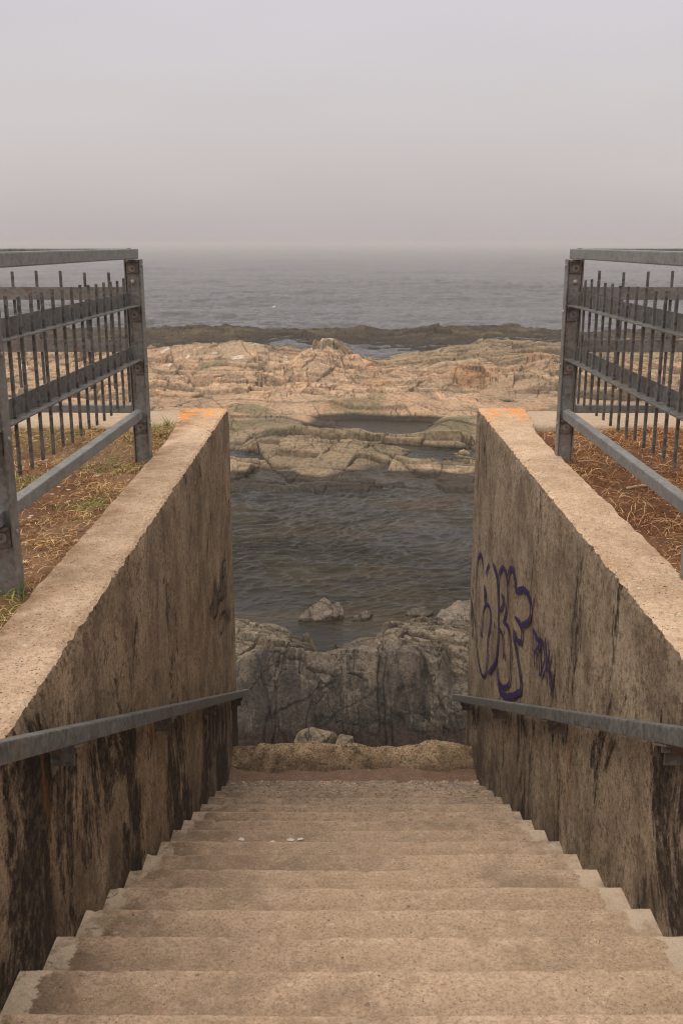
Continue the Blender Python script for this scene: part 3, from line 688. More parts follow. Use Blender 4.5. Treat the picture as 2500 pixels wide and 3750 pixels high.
def build_near():
    Y = np.concatenate([np.linspace(6.9, 9.5, 90), np.linspace(9.52, 10.6, 210), np.linspace(10.605, 13.2, 330), np.linspace(13.22, 15.5, 90)])
    u = uspan(.17, 620, 3.0, 110)
    YY, UU = np.meshgrid(Y, u, indexing='ij'); XX = UU * YY
    wu = UU + .004 * fbm(UU * 30, YY * 1.4, 3, 103); wY = YY + (.018 + .09 * smooth(10.5, 11.0, YY)) * fbm(XX * 1.3, YY * 1.2, 3, 104)
    h = macro(NEAR, wu, wY)
    h += .12 * smooth(2, 6, np.abs(XX)) * fbm(XX * .4, YY * .4, 3, 105)
    slab = smooth(10.75, 10.45, wY) * smooth(9.6, 9.85, wY) ; back = smooth(10.5, 11.0, wY)
    above = smooth(-.3, .1, h); tone = 0 * h; z = h.copy()
    # rear hump: tilted foliated beds dipping to the right
    a1, a2, dx, dy, r1, r2, r3 = joints(XX, YY, 1.05, .62, -.45, .80, 111, .3)
    z += back * (.22 * r3 + .26 * dx * r1 + .22 * dy * r2 - .09 * np.exp(-(np.minimum(a1, a2) / .018) ** 2)); tone += r3 * .5 * back
    a1, a2, dx, dy, r1, r2, r3 = joints(XX, YY, 1.0, .13, -.55, .34, 112, .35)
    z += back * (.045 * r3 + .075 * dx * (r1 + .2) - .022 * np.exp(-(np.minimum(a1, a2) / .010) ** 2)); tone += r3 * .4 * back
    dl = np.abs(gnoise((XX * .50 + YY * .86) * 9, (XX * .86 - YY * .5) * 1.2, 113)); z -= back * .055 * np.exp(-(dl / .10) ** 2); tone -= back * .5 * np.exp(-(dl / .10) ** 2)
    # slab face: large smooth panes between a few joints, spalled blocks in the lower middle
    xw = XX + .03 * fbm(YY * 2.5, XX * .4, 3, 114)
    for x_, off, rot_ in ((-.86, .03, .30), (.42, -.025, -.05), (1.02, .05, .45)):
        s_ = xw - x_ + rot_ * (YY - 10.2); z += slab * off * smooth(-.008, .008, s_); z -= slab * .02 * np.exp(-(s_ / .009) ** 2); tone += slab * .25 * np.sign(off) * smooth(-.01, .01, s_)
        tone -= slab * .5 * np.exp(-(s_ / .010) ** 2)
    sd_ = (YY - 10.12) + .28 * (XX - .1) + .05 * fbm(XX * 2.2, YY * 1, 3, 124); mk = smooth(.0, .2, fbm(XX * .9 + 5, YY, 2, 125) + .15)
    for c0_, am_ in ((0., 1.), (.17, .7), (-.22, .8), (.33, .6)):
        q_ = (YY - 10.15) * .9 - .42 * (XX - c0_ * 4) + .04 * fbm(XX * 1.6 + c0_ * 9, YY, 3, 127); mq = smooth(.0, .25, fbm(XX * 1.1 + c0_ * 31, YY * .8, 2, 128) + .05)
        z += slab * am_ * .018 * smooth(-.005, .005, q_) * mq; tone -= slab * am_ * .26 * mq * np.exp(-(q_ / .009) ** 2)
    z -= slab * mk * .035 * np.exp(-(sd_ / .012) ** 2); tone -= slab * mk * 1.0 * np.exp(-(sd_ / .010) ** 2)
    lowm = smooth(10.30, 10.05, wY) * smooth(-.1, .25, fbm(XX * 1.6, YY * 1.3, 2, 121) + .45 * np.exp(-((XX - .0) / .45) ** 2) - .1)
    a1, a2, dx, dy, r1, r2, r3 = joints(XX, YY, .35, .20, 1.3, .14, 115, .3)
    z += slab * lowm * (.07 * r3 + .06 * dx * r1 + .05 * dy * r2); tone += r3 * .7 * slab * lowm
    z += slab * (.010 * gnoise(XX * 2.2, YY * 7, 119) + .010 * fbm(XX * 6, YY * 6, 5, 116, .65))
    z -= slab * .04 * smooth(.1, .22, fbm(XX * 1.1 + 3, YY * 1.6, 2, 122))
    # undercut joint between slab and beds, S-shaped hollow at its right end
    d = np.hypot((XX - 1.02) / .16, (YY - 10.2) / .30); z -= .20 * np.exp(-d ** 2 * 1.3)
    z += .018 * fbm(XX * 3, YY * 3, 5, 117, .6) * (1 - slab * .6) + .06 * fbm(XX * .9, YY * .9, 3, 118) * back
    for k_, (ax, ay, c0) in enumerate([(1, .35, 3.2), (1, .6, 5.2), (1, -.25, -3.2), (.5, 1, 11.8), (1, .1, 1.55), (1, -.05, -1.2), (1, -.02, .28)]):
        dd = (XX * ax + YY * ay - c0) / math.hypot(ax, ay) + .05 * fbm(XX * 2, YY * 2, 3, 130 + k_)
        z -= (.05 - .025 * slab) * np.exp(-(dd / .014) ** 2) * above
    z = h * (1 - above) + z * above
    dk = C3(.062, .056, .052); g1 = C3(.070, .061, .049); g2 = C3(.132, .114, .090); br = C3(.07, .045, .035)
    t1 = smooth(-.5, .5, fbm(XX * 1.1, YY * 1.1, 4, 140) + tone)
    col = lerp3(g1[None, None], g2[None, None], t1)
    sl_ = smooth(11.0, 10.35, wY + .1 * fbm(XX * 2, YY * 2, 3, 141))
    col = lerp3(col, lerp3(C3(.052, .046, .041)[None, None], C3(.092, .081, .069)[None, None], t1), sl_)
    # black algae stains hanging down the lower half of the face
    st = smooth(-.08, .12, fbm(XX * 6.5, YY * 1.6, 6, 142, .72) + .9 * smooth(10.28, 9.95, YY) - .50 + .35 * smooth(.1, -.8, XX))
    col = lerp3(col, C3(.022, .021, .021)[None, None], st * sl_ * .65)
    col = lerp3(col, C3(.035, .024, .02)[None, None], smooth(.50, .38, z + .04 * fbm(XX * 3, YY * 0, 2, 147)) * smooth(10.6, 10.4, YY) * .93)  # shadow gap at the slab's base, painted into the stone colour
    col = lerp3(col, C3(.030, .028, .028)[None, None], smooth(.10, .02, z + .03 * fbm(XX * 2, YY * 2, 2, 143)) * .95)
    col = lerp3(col, C3(.40, .34, .26)[None, None], back * smooth(.45, .7, fbm(XX * 2.3, YY * 2.3, 4, 144)) * .18)
    col = col * (1 + .55 * np.clip(tone, -.8, 1)[..., None])
    o = grid('shore_rocks', XX, YY, z, MAT_ROCK2, col=np.clip(col, .008, 1), sm=False)
    tag(o, kind='structure')

def mat_rock2():
    k = M('near_rock')
    a = k.attr('col').outputs['Color']
    n1 = k.noise(5, 6, .65); n2 = k.noise(26, 6, .72); n3 = k.noise(110, 4, .7)
    c = k.mix(k.rng(n1, .38, .62, 0, 1), a, (1.45, 1.38, 1.30), 'MULTIPLY')
    c = k.mix(k.rng(n2, .44, .58, 0, .85), c, (.42, .40, .38), 'MULTIPLY')
    c = k.mix(k.rng(n3, .50, .62, 0, .85), c, (1.7, 1.65, 1.6), 'MULTIPLY')
    def line(sc, rot, wd, loc):
        n = k.noise(1.0, 4, .5, k.map(sc, loc, (0, 0, rot)))
        return k.rng(k.math('ABSOLUTE', k.math('SUBTRACT', n, .5)), .0, wd, 1, 0)
    w = k.mul(k.math('MAXIMUM', line((2.4, .6, .8), .5, .010, (0, 4, 0)), line((3.0, .8, .8), -.3, .008, (5, 3, 1))), k.rng(k.noise(1.1, 3), .42, .56))
    c = k.mix(k.mul(w, .9), c, (.018, .014, .012))
    k.set('Base Color', c); k.set('Roughness', .82); k.set('Specular IOR Level', .35)
    k.bump(k.math('SUBTRACT', k.math('ADD', n2, k.mul(n3, .4)), k.mul(w, .9)), .8, .018)
    return k.m
MAT_ROCK2 = mat_rock2()
build_near()

def rock(name, loc, size, seed, col, label, cat, group=None, cuts=12, rot=0, mat=None, sub=4):
    rnd = random.Random(seed)
    bm = bmesh.new(); bmesh.ops.create_icosphere(bm, subdivisions=sub, radius=1)
    planes = []
    for i in range(cuts):
        n = Vector((rnd.gauss(0, 1), rnd.gauss(0, 1), rnd.gauss(0, .8))).normalized(); planes.append((n, rnd.uniform(.55, .85)))
    planes.append((Vector((rnd.uniform(-.15, .15), -.15, 1)).normalized(), .6))
    co = []
    for v in bm.verts:
        p = v.co.copy()
        for n, d in planes:
            t = p.dot(n) - d
            if t > 0: p -= n * t
        co.append(p)
    A = np.array(co)
    nn = fbm(A[:, 0] * 2.2 + seed, A[:, 1] * 2.2 + A[:, 2] * 1.7, 4, seed)
    A *= (1 + .05 * nn)[:, None]
    A *= np.array(size)
    c_, s_ = math.cos(rot), math.sin(rot)
    A = A @ np.array([[c_, s_, 0], [-s_, c_, 0], [0, 0, 1]])
    F = np.array([[v.index for v in f.verts] for f in bm.faces]); bm.free()
    t = smooth(-.5, .5, fbm(A[:, 0] / size[0] * 2, A[:, 1] / size[0] * 2, 3, seed + 3))
    cc = np.array(col)[None] * (.8 + .4 * t)[:, None]
    o = from_arrays(name, A, F, mat or MAT_ROCK2, None, cc, sm=False)
    o.location = loc
    return tag(o, label, cat, group)

def slab_rock(outline, thick, seed, col, label, group):
    bm = bmesh.new()
    n = len(outline); cx_ = sum(p[0] for p in outline) / n; cy_ = sum(p[1] for p in outline) / n
    top = [bm.verts.new((p[0] - cx_, p[1] - cy_, p[2])) for p in outline]
    bot = [bm.verts.new(((p[0] - cx_) * 1.06, (p[1] - cy_) * 1.06 + .01, p[2] - thick)) for p in outline]
    bm.faces.new(top); bm.faces.new(bot[::-1])
    for i in range(n): bm.faces.new((top[i], bot[i], bot[(i + 1) % n], top[(i + 1) % n]))
    bmesh.ops.recalc_face_normals(bm, faces=bm.faces)
    bmesh.ops.bevel(bm, geom=list(bm.edges), offset=.010, segments=1, affect='EDGES', clamp_overlap=True)
    bmesh.ops.triangulate(bm, faces=bm.faces)
    for _ in range(4): bmesh.ops.subdivide_edges(bm, edges=[e for e in bm.edges if e.calc_length() > .03], cuts=1)
    bmesh.ops.triangulate(bm, faces=bm.faces)
    bm.verts.ensure_lookup_table()
    A = np.array([v.co[:] for v in bm.verts]); F = np.array([[v.index for v in f.verts] for f in bm.faces]); bm.free()
    A[:, 2] += .018 * fbm(A[:, 0] * 5 + seed, A[:, 1] * 5, 4, seed) - .025 * smooth(.0, .03, gnoise(A[:, 0] * 2.5 + seed, A[:, 1] * 4, seed + 4))
    t_ = smooth(-.4, .4, fbm(A[:, 0] * 6, A[:, 1] * 6, 3, seed + 1))
    cc = np.array(col)[None] * (.75 + .5 * t_)[:, None]; cc = cc * (1 - .7 * smooth(.05, .0, A[:, 2]))[:, None]
    o = from_arrays('flat_rock', A, F, MAT_ROCK2, None, cc, sm=False); o.location = (cx_, cy_, 0)
    tag(o, label, 'rock', group)
FG = 'flat rocks at the edge of the channel'
slab_rock([(-.64, 14.05, .05), (-.60, 14.22, .09), (-.40, 14.42, .14), (-.26, 14.66, .19), (-.17, 14.60, .16), (-.13, 14.46, .15), (-.05, 14.56, .16), (.03, 14.35, .13), (.05, 14.12, .09), (-.10, 14.02, .08), (-.36, 14.00, .07)], .20, 5, (.098, .085, .071), 'flat angular grey rock standing alone in the channel, larger of the two left of centre', FG)
slab_rock([(.16, 14.02, .05), (.24, 14.18, .08), (.40, 14.30, .11), (.50, 14.26, .09), (.42, 14.08, .06)], .14, 8, (.075, .066, .057), 'small low grey rock in the water just right of the large flat rock', FG)
slab_rock([(1.36, 13.85, .12), (1.50, 14.1, .16), (1.75, 14.35, .22), (2.3, 14.5, .26), (2.6, 13.9, .22), (2.2, 13.6, .2), (1.6, 13.62, .15)], .30, 9, (.115, .10, .083), 'broad pale flat rock beside the right wall at the edge of the channel', FG)
slab_rock([(.98, 14.22, .05), (1.05, 14.36, .09), (1.28, 14.42, .10), (1.42, 14.3, .08), (1.30, 14.18, .05)], .14, 21, (.07, .061, .053), 'small dark wet rock between the broad pale flat rock and the open water', FG)
rock('boulder', (-.26, 9.42, .45), (.24, .20, .20), 31, (.155, .130, .095), 'angular brown boulder lying in the gap behind the worn ledge', 'rock', 'loose rocks in the gap behind the ledge', rot=.5)
rock('boulder', (.04, 9.30, .46), (.155, .14, .17), 32, (.135, .112, .082), 'upright split boulder leaning against the right side of the largest loose boulder', 'rock', 'loose rocks in the gap behind the ledge', rot=-.2)
rock('boulder', (-.98, 9.25, .36), (.19, .15, .13), 33, (.085, .078, .070), 'dark rounded boulder in the gap beside the left wall end', 'rock', 'loose rocks in the gap behind the ledge')
rock('boulder', (-1.16, 9.20, .36), (.10, .10, .11), 34, (.06, .055, .05), 'small black rock half hidden by the left wall end', 'rock', 'loose rocks in the gap behind the ledge')
rock('stone', (.40, 9.05, .36), (.045, .04, .035), 35, (.42, .17, .07), 'small orange stone in the gap behind the ledge', 'stone', 'stones in the gap behind the ledge', sub=3)
rock('stone', (.46, 8.98, .35), (.055, .05, .035), 36, (.32, .31, .30), 'small pale grey stone beside the orange stone', 'stone', 'stones in the gap behind the ledge', sub=3)
rock('stone', (.27, 9.1, .37), (.10, .08, .05), 37, (.15, .12, .095), 'rounded brown stone just left of the orange stone', 'stone', 'stones in the gap behind the ledge', sub=3)
rock('stone', (.55, 9.15, .37), (.11, .08, .055), 38, (.075, .068, .06), 'dark oval stone to the right of the orange stone', 'stone', 'stones in the gap behind the ledge', sub=3)
rock('stone', (-.60, 9.05, .35), (.10, .07, .045), 39, (.12, .095, .075), 'flat brown stone between the two large dark rocks in the gap', 'stone', 'stones in the gap behind the ledge', sub=3)

# ------------------------------------------------------------------ ground behind the walls
XL, XR = -.90, 1.095                      # inner faces of the two walls
TOPZ = 4.20
def gz(X, Y):
    return 4.165 + .018 * fbm(X * 2.2, Y * 2.2, 4, 201) + .02 * smooth(.0, .5, fbm(X * .9, Y * .9, 2, 203)) - .35 * (1 - smooth(-400, -30, Y)) * 0
def build_ground():
    xs = np.concatenate([-np.geomspace(400, 5.2, 26), np.linspace(-5.1, -1.15, 200), [-1.1, 1.2], np.linspace(1.33, 5.1, 190), np.geomspace(5.2, 400, 26)])
    ys = np.concatenate([-np.geomspace(400, 1.4, 24), np.linspace(-1.2, 2.2, 40), np.linspace(2.22, 7.3, 260)])
    YY, XX = np.meshgrid(ys, xs, indexing='ij')
    Z = gz(XX, YY)
    cx_ = (XX[:-1, :-1] + XX[1:, 1:]) / 2; cy_ = (YY[:-1, :-1] + YY[1:, 1:]) / 2
    keep = ~((cx_ > -1.14) & (cx_ < 1.32) & (cy_ > -1.4))
    l = C3(.24, .118, .058); r = C3(.22, .095, .042); d2 = C3(.36, .225, .13)
    t = smooth(-.3, .3, fbm(XX * 1.5, YY * 1.5, 4, 202))
    col = np.where((XX < 0)[..., None], l, r)
    col = lerp3(col, d2[None, None] * np.ones_like(col), t * np.where(XX < 0, .75, .35))
    o = grid('ground', XX, YY, Z, MAT_SOIL, col=col, sm=True, mask=keep)
    tag(o, kind='structure')
build_ground()

# ------------------------------------------------------------------ stairway walls
def build_wall(name, xi, side, mat, label):
    """rings of a cross-section run along Y; the inner top arris is chipped"""
    Y = np.concatenate([np.linspace(-1.4, 1.6, 120), np.arange(1.6, 7.935, .009), [7.94]])
    n = len(Y)
    th = .29 + .10 * smooth(6.7, 7.9, Y)
    out = xi + side * th
    e1 = .010 * fbm(Y * 7, Y * 0 + 3, 5, 301 + side, .65); e2 = .008 * fbm(Y * 22, Y * 0 + 9, 4, 303 + side, .7)
    chip = .020 * smooth(.45, .8, fbm(Y * 3.1, Y * 0 + 1, 3, 305 + side)) + .012 * smooth(.2, .5, fbm(Y * 14, Y * 0, 3, 309 + side))
    tz = TOPZ + .018
    rows = []
    zs = [.30, 1.0, 1.7, 2.3, 2.8, 3.2, 3.5, 3.8, 4.0, 4.10]
    for zz in zs:
        rows.append((xi + .003 * fbm(Y * .8, Y * 0 + zz * .8, 2, 311 + side), Y, np.full(n, zz)))
    rows.append((xi + side * (.002 + .3 * chip) + .4 * e1, Y, tz - .028 - chip - .010 + e2))
    rows.append((xi + side * (.006 + .7 * chip) + .6 * e1, Y, tz - .010 - .4 * chip + e2))
    rows.append((xi + side * (.020 + 1.2 * chip) + e1, Y, tz - .001 + e2 * .4))
    for f in (.25, .5, .75):
        rows.append((xi + side * th * f, Y, tz + .003 * fbm(Y * 6, Y * 0 + f * 5, 4, 320)))
    rows.append((out - side * .02 + .012 * fbm(Y * 5, Y * 0, 4, 322 + side), Y, np.full(n, tz - .004)))
    rows.append((out + .012 * fbm(Y * 5, Y * 0, 4, 322 + side), Y, np.full(n, tz - .03)))
    rows.append((out, Y, np.full(n, 3.2))); rows.append((out, Y, np.full(n, .30)))
    Vx = np.stack([np.broadcast_to(r[0], (n,)) for r in rows], 0); Vy = np.stack([r[1] for r in rows], 0).astype(float); Vz = np.stack([np.broadcast_to(r[2], (n,)) for r in rows], 0)
    # slight rounding of the seaward corner
    m = len(rows)
    V = np.stack([Vx, Vy, Vz], -1).reshape(-1, 3)
    F = grid_faces(m, n)
    if side > 0: F = F[:, ::-1]
    me = bpy.data.meshes.new(name)
    bmv = [tuple(v) for v in V]; faces = [tuple(f) for f in F.tolist()]
    faces.append(tuple(i * n + n - 1 for i in range(m))[::(1 if side < 0 else -1)]); faces.append(tuple(i * n for i in range(m))[::(-1 if side < 0 else 1)])
    me.from_pydata(bmv, [], faces); me.update()
    bm = bmesh.new(); bm.from_mesh(me); bmesh.ops.recalc_face_normals(bm, faces=bm.faces)
    ang_ = R_(50)
    bm.to_mesh(me); bm.free()
    for p in me.polygons: p.use_smooth = False
    o = add_obj(name, me, mat)
    return tag(o, label, 'wall', 'concrete walls on both sides of the stairs')
wallL = build_wall('stair_wall', XL, -1, MAT_WL, 'brown stained concrete wall left of the stairs, with a small black scribbled tag near its far end')
wallR = build_wall('stair_wall', XR, 1, MAT_WR, 'weathered concrete wall right of the stairs, with large purple graffiti letters near its far end')

def catmull(P, per=10):
    P = [np.array(p) for p in P]; P = [2 * P[0] - P[1]] + P + [2 * P[-1] - P[-2]]; out = []
    for i in range(1, len(P) - 2):
        for t in np.linspace(0, 1, per, endpoint=False):
            a, b, c, d = P[i - 1:i + 3]
            out.append(.5 * ((2 * b) + (c - a) * t + (2 * a - 5 * b + 4 * c - d) * t * t + (3 * b - a - 3 * c + d) * t ** 3))
    out.append(P[-2]); return np.array(out)
def paint(name, strokes, x, side, mat, parent, label):
    V = []; F = []; E = []
    for i, (w, pts) in enumerate(strokes):
        q = catmull(pts); t = np.gradient(q, axis=0); t /= (np.linalg.norm(t, axis=1)[:, None] + 1e-9)
        nrm = np.stack([-t[:, 1], t[:, 0]], 1)
        L_ = np.linspace(0, 1, len(q)); ww = w * (.80 + .35 * np.abs(gnoise(L_ * 5 + i * 3.3, L_ * 0, 401))) * np.clip(np.minimum(L_, 1 - L_) * 9 + .45, 0, 1)
        b = len(V); xx = x - side * (.009 + .0004 * i)
        for j in range(len(q)):
            for kk, ee in ((-1, 0), (-.45, 1), (.45, 1), (1, 0)):
                p = q[j] + nrm[j] * ww[j] * .62 * kk; V.append((xx, p[0], p[1])); E.append(ee)
        for j in range(len(q) - 1):
            for a in range(3): F.append((b + 4 * j + a, b + 4 * j + a + 1, b + 4 * j + a + 5, b + 4 * j + a + 4))
    o = from_arrays(name, V, F, mat, parent, uvattr=E, sm=False)
    o['label'] = label
    return o
paint('graffiti', TAG_R, XR, 1, MAT_PURPLE, wallR, 'purple spray painted bubble letters followed by PDK')
paint('graffiti', TAG_L, XL, -1, MAT_BLACK, wallL, 'black scribbled spray paint tag')

# ------------------------------------------------------------------ sea wall with its coping, on both sides
def build_seawall(side, label):
    x0 = (XL - .26) if side < 0 else (XR + .26)
    xs = np.concatenate([np.linspace(0, 4, 220), np.geomspace(4.3, 70, 14)])
    X = x0 + side * xs; n = len(X)
    yn = 7.23 + .012 * fbm(xs * 4, xs * 0, 4, 410 + side); yf = 7.925 + .006 * fbm(xs * 6, xs * 0, 4, 412 + side)
    z = TOPZ + .001
    rows = [(yn, 3.2), (yn, z - .02), (yn + .012, z), (yn * .66 + yf * .34, z), (yn * .33 + yf * .67, z + .001), (yf - .015, z - .001), (yf, z - .015), (yf + .02, 2.4), (yf + .05, .1)]
    V = np.stack([np.stack([X, np.broadcast_to(r[0], n), np.broadcast_to(r[1], n) + (.003 * fbm(xs * 7, xs * 0 + i, 3, 414))], -1) for i, r in enumerate(rows)], 0)
    F = grid_faces(len(rows), n)
    if side > 0: F = F[:, ::-1]
    o = from_arrays('sea_wall', V, F, MAT_COPE, sm=False)
    return tag(o, label, 'wall', 'sea wall on both sides of the stairs')
build_seawall(-1, 'pale concrete sea wall coping behind the left fence')
build_seawall(1, 'pale concrete sea wall coping behind the right fence')

# ------------------------------------------------------------------ stairs
ST, SR = .3375, .1539
def nosing(k): return 2.045 + ST * k, ZC - (1.816 + SR * k)
stair = empty('staircase', (.1, 4.5, 3.0), 'worn tan concrete staircase running down between two walls to the rocks', 'stairs')
def step(k, last=False):
    y1, z1 = nosing(k); y0 = y1 - ST - .03
    zr = z1 - SR - .05
    nx = 260
    X = np.linspace(XL - .03, XR + .03, nx)
    wear = max(0, k - 9) / 6.0
    e = .0032 * fbm(X * 5, X * 0 + k * 3.1, 4, 500 + k) + .003 * fbm(X * 30, X * 0 + k, 3, 520 + k) + wear * .022 * fbm(X * 6, X * 0 + k, 5, 530 + k, .7)
    ch = .012 * smooth(.35, .7, fbm(X * 6, X * 0 + k * 5.7, 4, 540 + k)) * (1 + 1.5 * wear)
    sag = -.006 * np.exp(-((X - .1) / .5) ** 2)
    prof = [(y0, 0, 0, 0)] + [(y0 + (ST - .01) * f, -.003 * f, 0, 0) for f in (.2, .4, .6, .8)] + [(y1 - .035, -.004, .15, .2), (y1 - .014, -.006, .5, .5), (y1 - .003, -.015, .9, 1.0), (y1 + .002, -.034, 1, 1.0), (y1, -.08, .4, .3), (y1 - .002, zr - z1, 0, 0)]
    V = []
    for i, (yy, dz, fe, fc) in enumerate(prof):
        g = wear * .012 * fbm(X * 9, X * 0 + yy * 9, 4, 560) + .0025 * fbm(X * 8, X * 0 + yy * 8, 3, 561)
        zz = np.full(nx, z1 + dz) + sag + (g if i < len(prof) - 1 else 0) - fc * ch * .8
        V.append(np.stack([X, yy + fe * e - fc * ch * .6, zz], -1))
    V = np.array(V)
    F = grid_faces(len(prof), nx)[:, ::-1]
    return from_arrays('step', V, F, MAT_STEP, stair, sm=True)
for k in range(-2, 16): step(k)
# upper landing
yl, zl = nosing(-3)
ld = MB().box(XL - .03, XR + .03, -1.42, yl + .02, zl - .4, zl, .012, 2).build('landing', MAT_STEP, stair)

# splash of white paint / bird lime on a tread
def splash():
    rnd = random.Random(4); V = []; F = []; yN, zN = nosing(8)
    k = M('white_splash'); k.set('Base Color', k.mix(k.noise(90, 3), (.45, .42, .38), (.75, .73, .70))); k.set('Roughness', .8)
    def blob(cx_, cy_, r, el=1.0, a=0.):
        m_ = 14; V = [(cx_, cy_, zN - .0005)]; F = []
        for i in range(m_):
            t = 2 * math.pi * i / m_; rr = r * rnd.uniform(.7, 1.25)
            dx_, dy_ = math.cos(t) * rr * el, math.sin(t) * rr
            V.append((cx_ + dx_ * math.cos(a) - dy_ * math.sin(a), cy_ + dx_ * math.sin(a) + dy_ * math.cos(a), zN - .0012))
        for i in range(m_): F.append((0, 1 + i, 1 + (i + 1) % m_))
        o = from_arrays('paint_spot', V, F, k.m, stair, sm=False); o['label'] = 'white splash on a lower tread'
    x0, y0 = -.355, yN - .14
    for q in ((0, 0, .030, .6, .3), (.02, -.055, .020, 3.0, .2), (-.06, -.05, .012, 3, .5), (.09, .03, .016, 1.3), (-.17, .035, .016), (.10, -.035, .012, 3.0, .4), (.14, .035, .012, 1.5)):
        blob(x0 + q[0], y0 + q[1], *q[2:])
splash()

# sand strip and the worn ledge at the foot
def mat_sand():
    k = M('wet_sand'); c = k.mix(k.rng(k.noise(12, 5, .7), .35, .65), (.115, .062, .036), (.17, .10, .062))
    c, m = pebbles(k, 160, .12, c); k.set('Base Color', c); k.set('Roughness', .7); k.bump(k.noise(90, 3), .3, .004); return k.m
def build_foot():
    xs = np.linspace(XL - .02, XR + .02, 240); ys = np.linspace(7.0, 7.44, 40)
    YY, XX = np.meshgrid(ys, xs, indexing='ij')
    Z = 1.335 + .012 * fbm(XX * 2.5, YY * 2.5, 4, 601)
    o = grid('sand', XX, YY, Z, mat_sand()); tag(o, kind='structure')
    xs = np.linspace(XL - .10, XR + .10, 420); ys = np.concatenate([np.linspace(7.14, 7.2, 10), np.linspace(7.205, 7.66, 130), np.linspace(7.67, 7.8, 10)])
    YY, XX = np.meshgrid(ys, xs, indexing='ij')
    yw = YY + .035 * fbm(XX * 2.2, YY * .5, 3, 611)
    up = np.clip((yw - 7.17) / .42, 0, 1) ** .85; dn = smooth(7.56, 7.64, YY + .04 * fbm(XX * 3, YY * 0, 3, 612))
    hump = .045 * np.exp(-((XX + .25) / .35) ** 2) + .05 * np.exp(-((XX - .85) / .22) ** 2) - .02 * np.exp(-((XX - .25) / .2) ** 2) + .02 * fbm(XX * 2.5, YY * 2, 3, 616)
    Z = 1.26 + up * (.175 + hump) - dn * 1.2
    Z += up * (.008 * fbm(XX * 6, YY * 6, 5, 613, .6) + .004 * fbm(XX * 40, YY * 40, 3, 614)) * (1 - dn)
    k = M('aggregate')
    P = k.sep()
    n2 = k.noise(30, 5, .7)
    c = k.mix(k.rng(n2, .35, .65), (.28, .185, .10), (.58, .42, .27))
    c, m1 = pebbles(k, 75, .75, c); c = k.mix(.35, c, k.mix(k.rng(n2, .3, .7), (.26, .175, .10), (.66, .50, .34)))
    c, m2 = pebbles(k, 130, .35, c)
    gr = k.mul(k.rng(k.noise(3, 5, .7), .5, .66), k.rng(P[0], -.2, .9, .15, 1))
    c = k.mix(k.mul(gr, .8), c, (.085, .066, .022))
    ft = k.mul(k.rng(k.math('ADD', P[2], k.rng(k.noise(6, 4), .3, .7, -.06, .06)), 1.44, 1.34), .85)
    c = k.mix(ft, c, (.105, .062, .034))
    c = k.mix(k.mul(k.rng(k.noise(13, 6, .85), .54, .60), .85), c, (.03, .024, .016))
    c = k.mix(k.mul(k.rng(k.noise(70, 4, .8), .52, .60), .8), c, (.05, .035, .022))
    k.set('Base Color', c); k.set('Roughness', .9)
    v = k.vor(85); k.bump(k.math('ADD', k.mul(k.rng(v.outputs['Distance'], 0, .5, 1, 0), .9), k.noise(60, 3)), .9, .010)
    o = grid('concrete_ledge', XX, YY, Z, k.m, sm=False)
    tag(o, 'rough worn concrete ledge full of exposed pebbles across the foot of the stairs', 'ledge')
build_foot()

# ------------------------------------------------------------------ handrails on the walls
def handrail(side, label):
    xw = XL if side < 0 else XR
    xc = -.822 if side < 0 else 1.0
    (ya, za), (yb, zb) = ((8.02, ZC - 3.775), (-.3, ZC - .05)) if side < 0 else ((7.97, ZC - 3.80), (-.3, ZC - .02))
    root = empty('handrail', (xc, 4.0, 3.4), label, 'handrail', 'galvanised handrails on the stair walls')
    L = math.hypot(ya - yb, za - zb); d = Vector((0, yb - ya, zb - za)).normalized()
    # local frame: Y along rail
    up = Vector((0, -d.z, d.y)); up = up if up.z > 0 else -up
    T = Matrix(((1, 0, 0, xc), (0, d.y, up.y, ya), (0, d.z, up.z, za), (0, 0, 0, 1)))
    MB().box(-.024, .024, 0, L, -.056, 0, .007, 2, T).build('rail', MAT_HAND, root)
    for yy in (7.55, 6.02, 4.40, 2.80, 1.25, -.1):
        t = (ya - yy) / -d.y
        if t < 0 or t > L: continue
        b = MB()
        b.box(-.020, .020, t - .055, t + .055, -.066, -.056, .002, 1, T)                # saddle plate under the rail
        b.box(-.012, .012, t - .008, t + .008, -.085, -.066, 0, 1, T)
        br_ = b.build('saddle_plate', MAT_CLEAT, root)
        zz = za + (ya - yy) * (zb - za) / (ya - yb) - .066
        b = MB()
        y2 = yy - .0
        sx = -side
        x_w = xw - side * .001
        b.box(min(x_w, x_w + sx * .008), max(x_w, x_w + sx * .008), y2 - .03, y2 + .03, zz - .10, zz + .005, .002)
        b.box(min(x_w, xc + side * .0), max(x_w, xc), y2 - .028, y2 - .020, zz - .060, zz + .004, .001)
        bk = b.build('bracket', MAT_CLEAT, root)
        MB().cyl((x_w + sx * .022, y2 + .008, zz - .05), (1, 0, 0), .006, .03, 10).cyl((x_w + sx * .016, y2 + .008, zz - .05), (1, 0, 0), .014, .010, 6).build('bolt', MAT_BOLT, bk)
    for o_ in (.0,):
        MB().cyl((xc, 2.75, 0), (0, 0, 1), .001, .001)
    return root
handrail(-1, 'grey galvanised handrail bracketed to the left stair wall')
handrail(1, 'grey galvanised handrail bracketed to the right stair wall, below the purple graffiti')

